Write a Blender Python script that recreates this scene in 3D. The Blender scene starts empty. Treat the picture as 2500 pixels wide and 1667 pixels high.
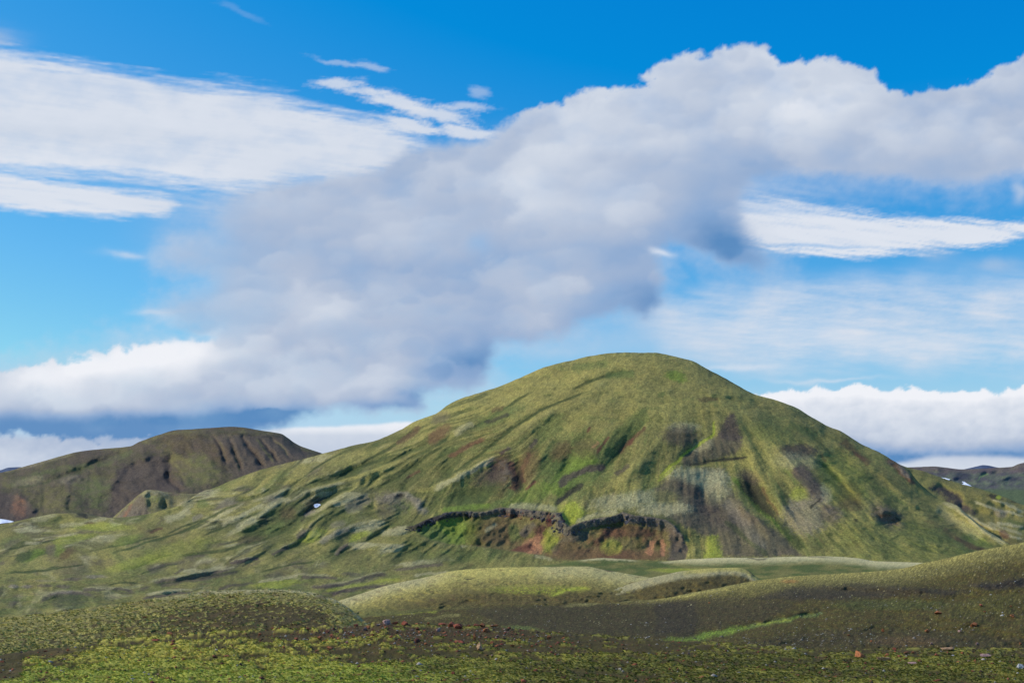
import bpy, bmesh, math, random
import numpy as np
from mathutils import Vector, Matrix

# ------------------------------------------------------------------ camera, world, sun, exposure
scene = bpy.context.scene
FPX, CX, CY, HORIZON = 2777.8, 1250.0, 833.5, 1190.0
PITCH = math.atan((HORIZON - CY) / FPX)
cam_data = bpy.data.cameras.new("camera")
cam_data.lens = 40.0
cam_data.sensor_width = 36.0
cam_data.clip_start = 0.1
cam_data.clip_end = 80000.0
camera = bpy.data.objects.new("camera", cam_data)
scene.collection.objects.link(camera)
camera.location = (0, 0, 0)
camera.rotation_euler = (math.radians(90) + PITCH, 0, 0)
scene.camera = camera

SUN_DIR = np.array([-0.76, 0.14, 0.60])          # towards the sun
SUN_DIR = SUN_DIR / np.linalg.norm(SUN_DIR)
sun_elev = math.asin(SUN_DIR[2])
world = bpy.data.worlds.new("World")
scene.world = world
world.use_nodes = True
wn, wl = world.node_tree.nodes, world.node_tree.links
wn.clear()
w_out = wn.new("ShaderNodeOutputWorld")
w_bg = wn.new("ShaderNodeBackground")
w_sky = wn.new("ShaderNodeTexSky")
w_sky.sky_type = 'NISHITA'
w_sky.sun_disc = False
w_sky.sun_elevation = sun_elev
w_sky.sun_rotation = math.atan2(SUN_DIR[0], SUN_DIR[1])
w_sky.altitude = 600
w_sky.air_density = 1.0
w_sky.dust_density = 0.15
w_sky.ozone_density = 2.0
# deep polarised blue of the clear northern sky: less red, more blue, horizon kept from going yellow
w_sep = wn.new("ShaderNodeSeparateColor")
w_comb = wn.new("ShaderNodeCombineColor")
wl.new(w_sky.outputs[0], w_sep.inputs[0])
for ch, (gain, offs, low, high) in enumerate([(0.74, -1.0, 0.01, 3.2), (0.85, 0.1, 0.0, 5.3), (0.55, 3.35, 0.0, 7.0)]):
    m1 = wn.new("ShaderNodeMath"); m1.operation = 'MULTIPLY_ADD'
    m1.inputs[1].default_value = gain; m1.inputs[2].default_value = offs
    m2 = wn.new("ShaderNodeClamp"); m2.inputs['Min'].default_value = low; m2.inputs['Max'].default_value = high
    wl.new(w_sep.outputs[ch], m1.inputs[0]); wl.new(m1.outputs[0], m2.inputs[0]); wl.new(m2.outputs[0], w_comb.inputs[ch])
w_bg.inputs['Strength'].default_value = 0.125
wl.new(w_comb.outputs[0], w_bg.inputs['Color'])
wl.new(w_bg.outputs[0], w_out.inputs['Surface'])

sun_data = bpy.data.lights.new("sun", 'SUN')
sun_data.energy = 3.7
sun_data.angle = math.radians(0.6)
sun_data.color = (1.0, 0.955, 0.88)
sun = bpy.data.objects.new("sun", sun_data)
scene.collection.objects.link(sun)
sun.location = (-300, -80, 260)
sun.rotation_euler = Vector((-SUN_DIR[0], -SUN_DIR[1], -SUN_DIR[2])).to_track_quat('-Z', 'Y').to_euler()

scene.view_settings.view_transform = 'Standard'
scene.view_settings.look = 'None'
scene.view_settings.exposure = 0.0
scene.view_settings.gamma = 1.0
scene.cycles.transparent_max_bounces = 8

# ------------------------------------------------------------------ small numeric helpers
rng = np.random.default_rng(7)
_perm = rng.permutation(512).astype(np.int64)
_perm = np.concatenate([_perm, _perm, _perm])
_ga = rng.uniform(0, 2 * np.pi, 512)
_gx, _gy = np.cos(_ga).astype(np.float32), np.sin(_ga).astype(np.float32)


def noise(x, y, seed=0):
    x = np.asarray(x, np.float32) + seed * 17.31
    y = np.asarray(y, np.float32) + seed * 9.77
    xi = np.floor(x).astype(np.int64); yi = np.floor(y).astype(np.int64)
    xf = x - xi; yf = y - yi
    xi &= 511; yi &= 511
    u = xf * xf * xf * (xf * (xf * 6 - 15) + 10)
    v = yf * yf * yf * (yf * (yf * 6 - 15) + 10)

    def g(ix, iy, dx, dy):
        h = _perm[_perm[ix & 511] + (iy & 511)]
        return _gx[h] * dx + _gy[h] * dy
    a = g(xi, yi, xf, yf); b = g(xi + 1, yi, xf - 1, yf)
    c = g(xi, yi + 1, xf, yf - 1); d = g(xi + 1, yi + 1, xf - 1, yf - 1)
    return 1.4 * ((a + u * (b - a)) + v * ((c + u * (d - c)) - (a + u * (b - a))))


def fbm(x, y, octaves=4, seed=0, gain=0.5, ridge=False):
    s = 0.0; a = 1.0; t = 0.0
    for k in range(octaves):
        n = noise(x * (2.03 ** k), y * (2.03 ** k), seed + k * 3)
        if ridge:
            n = 1 - 2 * np.abs(n)
        s = s + a * n; t += a; a *= gain
    return s / t


def sstep(a, b, x):
    t = np.clip((x - a) / (b - a), 0, 1)
    return t * t * (3 - 2 * t)


def slopes(k, v):
    """monotone cubic tangents; k (K,C) positions, v (K,C) values"""
    d = (v[1:] - v[:-1]) / (k[1:] - k[:-1])
    m = np.zeros_like(v)
    m[0], m[-1] = d[0], d[-1]
    same = d[:-1] * d[1:] > 0
    hm = 2 * d[:-1] * d[1:] / np.where(same, d[:-1] + d[1:], 1)
    m[1:-1] = np.where(same, hm, 0)
    return m


def curve(pts, x):
    """smooth interpolation through 2-column points, constant beyond the ends"""
    p = np.array(sorted(pts), float)
    k, v = p[:, :1], p[:, 1:2]
    if len(p) < 3:
        return np.interp(x, k[:, 0], v[:, 0])
    m = slopes(k, v)
    xc = np.clip(x, k[0, 0], k[-1, 0])
    i = np.clip(np.searchsorted(k[:, 0], xc) - 1, 0, len(p) - 2)
    h = k[i + 1, 0] - k[i, 0]; t = (xc - k[i, 0]) / h
    return ((2 * t**3 - 3 * t**2 + 1) * v[i, 0] + (t**3 - 2 * t**2 + t) * h * m[i, 0]
            + (-2 * t**3 + 3 * t**2) * v[i + 1, 0] + (t**3 - t**2) * h * m[i + 1, 0])


def ray(px, py):
    x = (px - CX) / FPX; y = -(py - CY) / FPX
    c, s = math.cos(PITCH), math.sin(PITCH)
    Y = c - y * s
    return x / Y, (s + y * c) / Y


def project(X, Y, Z):
    c, s = math.cos(PITCH), math.sin(PITCH)
    f = Y * c + Z * s; u = -Y * s + Z * c
    return CX + FPX * X / f, CY - FPX * u / f


def blur1(a, n, axis):
    if n < 1:
        return a
    k = np.hanning(2 * n + 3)[1:-1]; k /= k.sum()
    pad = [(0, 0)] * a.ndim; pad[axis] = (n, n)
    p = np.pad(a, pad, mode='edge')
    return np.apply_along_axis(lambda v: np.convolve(v, k, 'valid'), axis, p)


def lin(rgb):
    c = np.array(rgb, float) / 255.0
    return np.where(c <= 0.04045, c / 12.92, ((c + 0.055) / 1.055) ** 2.4)


# survey sheets: each is (origin x, origin y, scale) of a local grid used when plotting features
SHEET = dict(A=(0, 900, .3614), B=(750, 800, .38265), C=(1600, 800, .38265), D=(950, 1150, .3401),
             E=(0, 1350, .38265), F=(800, 1350, .38265), G=(1600, 1350, .38265), H=(2150, 1080, .1722),
             I=(400, 1180, .3189), J=(0, 1230, .2551), S=(0, 0, 1.0), O=(0, 0, 1.0629))


def at(sheet, pts):
    ox, oy, k = SHEET[sheet]
    return [(ox + k * p[0], oy + k * p[1]) + tuple(p[2:]) for p in pts]


class Field:
    """strokes, blobs and polygons evaluated on a set of points"""
    def __init__(self, PX, PY):
        self.x, self.y = PX.astype(np.float32), PY.astype(np.float32)
        self.wx = 9 * fbm(self.x / 40, self.y / 28, 3, 41)
        self.wy = 6 * fbm(self.x / 40, self.y / 28, 3, 47)

    def dist(self, pts, reach, warp=1.0):
        x = self.x + warp * self.wx; y = self.y + warp * self.wy
        p = np.array(pts, np.float32)
        box = ((x > p[:, 0].min() - reach) & (x < p[:, 0].max() + reach)
               & (y > p[:, 1].min() - reach) & (y < p[:, 1].max() + reach))
        idx = np.nonzero(box)
        X, Y = x[idx], y[idx]
        best = np.full(X.shape, 1e9, np.float32); side = np.zeros_like(best); tt = np.zeros_like(best)
        seg = np.hypot(np.diff(p[:, 0]), np.diff(p[:, 1])); tot = seg.sum() + 1e-6; acc = 0
        for i in range(len(p) - 1):
            ax, ay = p[i]; bx, by = p[i + 1]
            dx, dy = bx - ax, by - ay
            L2 = dx * dx + dy * dy + 1e-6
            t = np.clip(((X - ax) * dx + (Y - ay) * dy) / L2, 0, 1)
            d = np.hypot(X - ax - t * dx, Y - ay - t * dy)
            sd = np.sign(dx * (Y - ay) - dy * (X - ax))
            m = d < best
            best = np.where(m, d, best); side = np.where(m, sd, side)
            tt = np.where(m, (acc + t * seg[i]) / tot, tt)
            acc += seg[i]
        return idx, best, side, tt

    def line(self, pts, w, taper=0.25, wb=None, warp=1.0):
        """soft stroke; wb = width on the lower/right-hand side of the travel direction"""
        wb = w if wb is None else wb
        reach = 3 * max(w, wb) + 12
        idx, d, s, t = self.dist(pts, reach, warp)
        ww = np.where(s > 0, wb, w)
        m = np.exp(-(d / ww) ** 2)
        if taper:
            m = m * sstep(0, taper, t) * sstep(0, taper, 1 - t)
        out = np.zeros(self.x.shape, np.float32); out[idx] = m
        return out

    def blob(self, cx, cy, rx, ry, ang=0, soft=0.45, warp=1.0):
        a = math.radians(ang); c, s = math.cos(a), math.sin(a)
        dx = self.x + warp * self.wx - cx; dy = self.y + warp * self.wy - cy
        u = (dx * c + dy * s) / rx; v = (-dx * s + dy * c) / ry
        return sstep(1 + soft, 1 - soft, np.sqrt(u * u + v * v)).astype(np.float32)

    def poly(self, pts, soft=6.0, warp=1.0):
        x = self.x + warp * self.wx; y = self.y + warp * self.wy
        p = np.array(pts + [pts[0]], np.float32)
        inside = np.zeros(x.shape, bool); d = np.full(x.shape, 1e9, np.float32)
        for i in range(len(p) - 1):
            ax, ay = p[i]; bx, by = p[i + 1]
            dx, dy = bx - ax, by - ay
            t = np.clip(((x - ax) * dx + (y - ay) * dy) / (dx * dx + dy * dy + 1e-6), 0, 1)
            d = np.minimum(d, np.hypot(x - ax - t * dx, y - ay - t * dy))
            if by != ay:
                cr = ((ay > y) != (by > y)) & (x < (bx - ax) * (y - ay) / (by - ay) + ax)
                inside ^= cr
        sd = np.where(inside, d, -d)
        return sstep(-soft, soft, sd).astype(np.float32)


def mix(col, c, m):
    return col + (np.asarray(c, np.float32) - col) * m[..., None]


# palette of ground covers, dry real-world colours
PAL = {k: lin(v) * np.array({'s': (1.03, 1.0, .54), 'g': (1.08, .98, .80), 'm': (1.18, 1.08, .86)}['s' if 'soil' in k else 'g' if k in ('pale', 'grey', 'gravel', 'purple', 'dark', 'black', 'red', 'dred', 'tan', 'rust', 'brown') else 'm']) for k, v in dict(
    yellow=(152, 144, 84), olive=(120, 115, 70), green=(92, 104, 58), vivid=(104, 124, 50), deep=(68, 78, 44),
    lime=(150, 158, 58), pale=(168, 162, 124), grey=(130, 122, 108), gravel=(98, 87, 78), purple=(80, 69, 66),
    dark=(52, 47, 44), black=(30, 29, 31), brown=(98, 78, 56), red=(112, 74, 60), dred=(86, 54, 50),
    tan=(166, 120, 90), soil=(82, 70, 48), soilgreen=(84, 80, 50), rust=(150, 86, 50)).items()}


# ------------------------------------------------------------------ materials
def ground_material(name, bump_scales, bump_dist, contrast=0.22, spec=0.12):
    m = bpy.data.materials.new(name); m.use_nodes = True
    n, l = m.node_tree.nodes, m.node_tree.links
    bsdf = n['Principled BSDF']
    bsdf.inputs['Roughness'].default_value = 0.95
    bsdf.inputs['Specular IOR Level'].default_value = spec
    att = n.new('ShaderNodeAttribute'); att.attribute_name = 'cover'
    geo = n.new('ShaderNodeTexCoord')
    h = None; tint = None
    for i, sc in enumerate(bump_scales):
        t = n.new('ShaderNodeTexNoise'); t.inputs['Scale'].default_value = sc
        t.inputs['Detail'].default_value = 5; t.inputs['Roughness'].default_value = 0.62
        l.new(geo.outputs['Object'], t.inputs['Vector'])
        if h is None:
            h = t.outputs['Fac']
        else:
            a = n.new('ShaderNodeMath'); a.operation = 'MULTIPLY_ADD'
            l.new(t.outputs['Fac'], a.inputs[0]); a.inputs[1].default_value = 0.6
            l.new(h, a.inputs[2]); h = a.outputs[0]
        tint = t
    mr = n.new('ShaderNodeMapRange')
    mr.inputs['From Min'].default_value = 0.3; mr.inputs['From Max'].default_value = 0.7
    mr.inputs['To Min'].default_value = 1 - contrast; mr.inputs['To Max'].default_value = 1 + contrast
    l.new(tint.outputs['Fac'], mr.inputs['Value'])
    vm = n.new('ShaderNodeVectorMath'); vm.operation = 'SCALE'
    l.new(att.outputs['Color'], vm.inputs[0]); l.new(mr.outputs[0], vm.inputs['Scale'])
    l.new(vm.outputs[0], bsdf.inputs['Base Color'])
    b = n.new('ShaderNodeBump'); b.inputs['Strength'].default_value = 1.0
    b.inputs['Distance'].default_value = bump_dist
    l.new(h, b.inputs['Height']); l.new(b.outputs[0], bsdf.inputs['Normal'])
    return m


def rock_material(name, c1, c2, scale=3.0, bump=0.05):
    m = bpy.data.materials.new(name); m.use_nodes = True
    n, l = m.node_tree.nodes, m.node_tree.links
    bsdf = n['Principled BSDF']; bsdf.inputs['Roughness'].default_value = 0.9
    bsdf.inputs['Specular IOR Level'].default_value = 0.15
    tc = n.new('ShaderNodeTexCoord'); oi = n.new('ShaderNodeObjectInfo')
    t = n.new('ShaderNodeTexNoise'); t.inputs['Scale'].default_value = scale
    t.inputs['Detail'].default_value = 8; t.inputs['Roughness'].default_value = 0.7
    l.new(tc.outputs['Object'], t.inputs['Vector'])
    r = n.new('ShaderNodeValToRGB')
    r.color_ramp.elements[0].position = 0.35; r.color_ramp.elements[1].position = 0.65
    r.color_ramp.elements[0].color = (*lin(c1), 1); r.color_ramp.elements[1].color = (*lin(c2), 1)
    l.new(t.outputs['Fac'], r.inputs[0])
    mr = n.new('ShaderNodeMapRange'); mr.inputs['To Min'].default_value = 0.72; mr.inputs['To Max'].default_value = 1.2
    l.new(oi.outputs['Random'], mr.inputs['Value'])
    vm = n.new('ShaderNodeVectorMath'); vm.operation = 'SCALE'
    l.new(r.outputs[0], vm.inputs[0]); l.new(mr.outputs[0], vm.inputs['Scale'])
    l.new(vm.outputs[0], bsdf.inputs['Base Color'])
    b = n.new('ShaderNodeBump'); b.inputs['Distance'].default_value = bump
    l.new(t.outputs['Fac'], b.inputs['Height']); l.new(b.outputs[0], bsdf.inputs['Normal'])
    return m


# ------------------------------------------------------------------ mesh helpers
def grid_mesh(name, P, mat, col=None, extra=None, smooth=True):
    R, C = P.shape[:2]
    me = bpy.data.meshes.new(name)
    me.vertices.add(R * C)
    me.vertices.foreach_set('co', P.reshape(-1).astype(np.float32))
    i = np.arange(R * C).reshape(R, C)
    q = np.stack([i[:-1, :-1], i[:-1, 1:], i[1:, 1:], i[1:, :-1]], -1).reshape(-1, 4)
    n = len(q)
    me.loops.add(n * 4); me.polygons.add(n)
    me.loops.foreach_set('vertex_index', q.reshape(-1).astype(np.int32))
    me.polygons.foreach_set('loop_start', (np.arange(n) * 4).astype(np.int32))
    me.polygons.foreach_set('loop_total', np.full(n, 4, np.int32))
    me.update(calc_edges=True)
    if smooth:
        me.polygons.foreach_set('use_smooth', np.ones(n, bool))
    if col is not None:
        set_colour(me, 'cover', col.reshape(-1, col.shape[-1]))
    for k, v in (extra or {}).items():
        a = me.attributes.new(k, 'FLOAT', 'POINT'); a.data.foreach_set('value', v.reshape(-1).astype(np.float32))
    me.materials.append(mat)
    ob = bpy.data.objects.new(name, me)
    scene.collection.objects.link(ob)
    return ob


def set_colour(me, name, rgb):
    a = me.attributes.new(name, 'FLOAT_COLOR', 'POINT')
    c = np.ones((len(rgb), 4), np.float32); c[:, :3] = rgb
    a.data.foreach_set('color', c.reshape(-1))


class Terrain:
    """A hill or slope surveyed along bearings: each contour line gives (px, py, distance); the surface is a
    smooth height field through them, going on down behind its crest."""
    def __init__(self, cols, lines, rows, crest, k_depth=0.25, rough=0.0, seed=1):
        C = len(cols)
        K = len(lines)
        PYk = np.zeros((K, C)); Dk = np.zeros((K, C))
        for k, ln in enumerate(lines):
            PYk[k] = curve([(p[0], p[1]) for p in ln], cols)
            Dk[k] = curve([(p[0], p[2]) for p in ln], cols)
        if rough:
            PYk[crest] += rough * fbm(cols / 35.0, cols * 0 + seed, 5, seed, 0.6)
        for k in range(1, K):
            Dk[k] = np.maximum(Dk[k], Dk[k - 1] * 1.004)
        M = slopes(Dk, PYk)
        T = 70
        py, dd = [], []
        for k in range(K - 1):
            t = (np.arange(T) / T)[:, None]
            h = Dk[k + 1] - Dk[k]
            py.append((2 * t**3 - 3 * t**2 + 1) * PYk[k] + (t**3 - 2 * t**2 + t) * h * M[k]
                      + (-2 * t**3 + 3 * t**2) * PYk[k + 1] + (t**3 - t**2) * h * M[k + 1])
            dd.append(Dk[k] + h * t)
        py = np.concatenate(py + [PYk[-1:]]); dd = np.concatenate(dd + [Dk[-1:]])
        behind = np.concatenate([np.full((T, C), float(k >= crest)) for k in range(K - 1)] + [np.ones((1, C))])
        w = np.abs(np.diff(py, axis=0)) * (1 - 0.85 * behind[1:]) + k_depth * np.abs(np.diff(dd, axis=0)) * FPX / dd[1:]**1 * 0.02 + 1e-3
        s = np.concatenate([np.zeros((1, C)), np.cumsum(w, 0)]); s /= s[-1]
        q = np.linspace(0, 1, rows)
        self.PY = np.zeros((rows, C)); self.D = np.zeros((rows, C)); self.back = np.zeros((rows, C))
        for c in range(C):
            self.PY[:, c] = np.interp(q, s[:, c], py[:, c])
            self.D[:, c] = np.interp(q, s[:, c], dd[:, c])
            self.back[:, c] = np.interp(q, s[:, c], behind[:, c])
        self.PX = np.broadcast_to(cols, self.PY.shape).astype(float)
        self.t = np.broadcast_to(q[:, None], self.PY.shape)
        self.update()

    def update(self):
        a, b = ray(self.PX, self.PY)
        self.P = np.stack([a * self.D, self.D, b * self.D], -1)

    def normals(self):
        gr = np.gradient(self.P, axis=0); gc = np.gradient(self.P, axis=1)
        n = np.cross(gc, gr); n /= np.linalg.norm(n, axis=-1, keepdims=True) + 1e-9
        return n

    def carve(self, h, cap=0.16, lean=1.25):
        """move the surface by h metres square to itself, sliding along the line of survey"""
        r = self.P / np.linalg.norm(self.P, axis=-1, keepdims=True)
        f = np.maximum(np.abs((self.normals() * r).sum(-1)), cap)
        f = blur1(blur1(f, 5, 0), 5, 1)
        h = h * (1 - self.back)
        self.D = self.D - h / f
        # no overhangs: every face leans back at least a little
        dz = np.abs(np.diff(self.PY, axis=0)) * self.D[1:] / FPX * (lean[1:] if np.ndim(lean) else lean) * (self.back[1:] < .5)
        acc = np.concatenate([np.zeros((1, self.D.shape[1])), np.cumsum(dz, 0)])
        self.D = np.maximum.accumulate(self.D - acc, axis=0) + acc
        soft = blur1(blur1(self.D, 2, 1), 1, 0); self.D = self.D + (soft - self.D) * (self.back < .5)
        self.update()

    def lift(self, h):
        self.P = self.P + self.normals() * h[..., None]

    def find(self, px, py):
        d = np.abs(self.PX - px) + np.abs(self.PY - py) + 1e4 * (self.back > 0.5)
        i = np.unravel_index(np.argmin(d), d.shape)
        return Vector(self.P[i]), i


def structure(ob, label=None):
    ob['kind'] = 'structure'
    if label:
        ob['label'] = label
    return ob


def cols(a, b, n, wings=None):
    v = np.linspace(a, b, n)
    if wings:                                   # sparse columns carrying the ground on past the frame
        v = np.concatenate([a - (a - wings[0]) * np.linspace(1, 0, 40, endpoint=False) ** 1.6, v, b + (wings[1] - b) * np.linspace(0, 1, 40)[1:] ** 1.6])
    return v


# ------------------------------------------------------------------ ground cover helpers
def streak_coords(PX, PY):
    """coordinates that run down the fall lines of the big hill (radiating from its summit)"""
    s = sstep(1450, 2050, PX)
    dx = PX - (1730 - 230 * s); dy = PY - (690 + 160 * s) + .00021 * np.maximum(0, 1050 - PX) ** 2
    th = np.arctan2(dy, dx * 0.85)
    r = np.hypot(dx * 0.8, dy)
    th = th + 0.07 * fbm(PX / 330, PY / 260, 3, 77, .35)
    return th, r


def moss_base(PX, PY, th, r, seed=0):
    n1 = fbm(PX / 160, PY / 90, 4, 3 + seed)
    wst = np.clip(.15 + .85 * sstep(980, 1110, PY), 0, 1)
    n2 = fbm(PX / 60, PY / 22, 4, 8 + seed, .55) * (1 - wst) + fbm(th * 26, r / 130, 4, 9 + seed, 0.6) * wst
    n3 = fbm(PX / 26, PY / 16, 4, 15 + seed, 0.6)
    col = np.empty(PX.shape + (3,), np.float32); col[:] = PAL['olive']
    col = mix(col, PAL['yellow'], sstep(-0.3, 0.4, n1 + 0.45 * n3) * 0.85)
    col = mix(col, PAL['green'], sstep(0.0, 0.5, n2 + 0.3 * n3) * 0.75)
    col = mix(col, PAL['deep'], sstep(0.0, 0.55, -n2 + 0.5 * n3) * 0.75)
    col = mix(col, PAL['brown'], sstep(0.2, 0.6, fbm(th * 40 + 9, r / 80, 4, 21 + seed) + 0.3 * n3) * 0.5 * wst)
    return col


def grain(col, PX, PY, a=0.3, s=3.2, seed=0):
    g = fbm(PX / s, PY / (s * 0.7), 3, 60 + seed, 0.75) + 0.33 * rng.normal(0, 1, PX.shape)
    return np.clip(col * np.exp(a * g)[..., None], 0.004, 0.9)


# ================================================================== the big moss-covered hill
hill_crest = [(-260, 1300, 760), (0, 1279, 800), (90, 1261, 830), (145, 1252, 850), (195, 1252, 850), (267, 1263, 850), (300, 1262, 850),
              (430, 1236, 860), (500, 1196, 960), (517, 1192, 990), (585, 1164, 1040), (651, 1142, 1080), (741, 1120, 1120),
              (792, 1106, 1140), (853, 1089, 1150), (918, 1074, 1160), (968, 1053, 1170), (1018, 1026, 1180), (1064, 1009, 1190),
              (1106, 980, 1200), (1148, 965, 1200), (1194, 951, 1210), (1240, 934, 1220), (1293, 911, 1230), (1347, 890, 1240),
              (1401, 878, 1250), (1458, 865, 1250), (1500, 860, 1255), (1600, 861, 1255), (1650, 871, 1245), (1692, 881, 1230),
              (1726, 899, 1210), (1772, 924, 1190), (1814, 947, 1170), (1845, 963, 1160), (1898, 977, 1150), (1944, 995, 1140),
              (1983, 1018, 1120), (2021, 1039, 1100), (2055, 1053, 1080), (2109, 1087, 1050), (2143, 1102, 1030),
              (2189, 1129, 1000), (2220, 1148, 980), (2231, 1163, 970), (2251, 1184, 950), (2296, 1219, 900), (2335, 1232, 850),
              (2358, 1253, 820), (2407, 1292, 780), (2465, 1328, 740), (2560, 1385, 700), (2760, 1440, 680)]
hidden = [(-260, 1560, 290), (0, 1545, 290), (500, 1520, 320), (900, 1500, 370), (1300, 1450, 440), (1700, 1425, 470), (2760, 1470, 470)]
foot = [(-260, 1405, 450), (0, 1400, 460), (500, 1384, 520), (900, 1376, 580), (1300, 1371, 610), (1700, 1371, 620), (2258, 1378, 620), (2465, 1395, 610), (2760, 1456, 600)]
low = [(-260, 1345, 600), (0, 1335, 610), (300, 1315, 660), (600, 1270, 740), (900, 1230, 790), (1200, 1245, 745), (1450, 1235, 725), (1600, 1250, 715),
       (1800, 1250, 740), (2000, 1240, 740), (2200, 1280, 720), (2400, 1350, 670), (2560, 1405, 650), (2760, 1452, 640)]
brow = [(-260, 1312, 700), (0, 1296, 740), (200, 1275, 790), (430, 1250, 840), (600, 1185, 900), (900, 1120, 960), (1150, 1030, 1000), (1350, 975, 1010),
        (1560, 955, 1000), (1750, 985, 980), (1950, 1065, 930), (2150, 1180, 860), (2300, 1270, 800), (2420, 1330, 730), (2560, 1393, 680), (2760, 1446, 660)]
behind = [(p[0], p[1] + 60 + 40 * (p[0] > 300), p[2] * 1.12) for p in hill_crest]
far_behind = [(p[0], max(p[1] + 200, 1275), p[2] * 1.45) for p in hill_crest]

hc = cols(-100, 2600, 1170, (-1500, 3900))
T = Terrain(hc, [hidden, foot, low, brow, hill_crest, behind, far_behind], 345, 4, rough=1.6, seed=2)
PX, PY = T.PX, T.PY
th, r = streak_coords(PX, PY)
F = Field(PX, PY)
dome = sstep(850, 1150, PX)                       # steep dome face as opposed to the low western meadows
steep = sstep(1375, 1330, PY)

# --- relief
H = np.zeros(PX.shape)
H += (2.6 * fbm(th * 7, r / 240, 3, 5, .4) + .6 * fbm(th * 17, r / 110, 4, 6, 0.5)) * (0.3 + 0.7 * steep) * sstep(190, 380, r) * (.35 + .65 * dome)
H += .22 * fbm(th * 55, r / 60, 4, 8, 0.6) * steep * sstep(200, 380, r) * sstep(-.2, .4, fbm(PX / 130, PY / 90, 3, 71)) + 0.28 * fbm(PX / 12, PY / 8, 4, 12, 0.6) * (0.5 + steep)
H += 2.0 * fbm(PX / 90, PY / 50, 4, 13)
H += 0.9 * fbm(th * 34, r / 200, 4, 14, 0.5) * (1 - dome)

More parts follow.
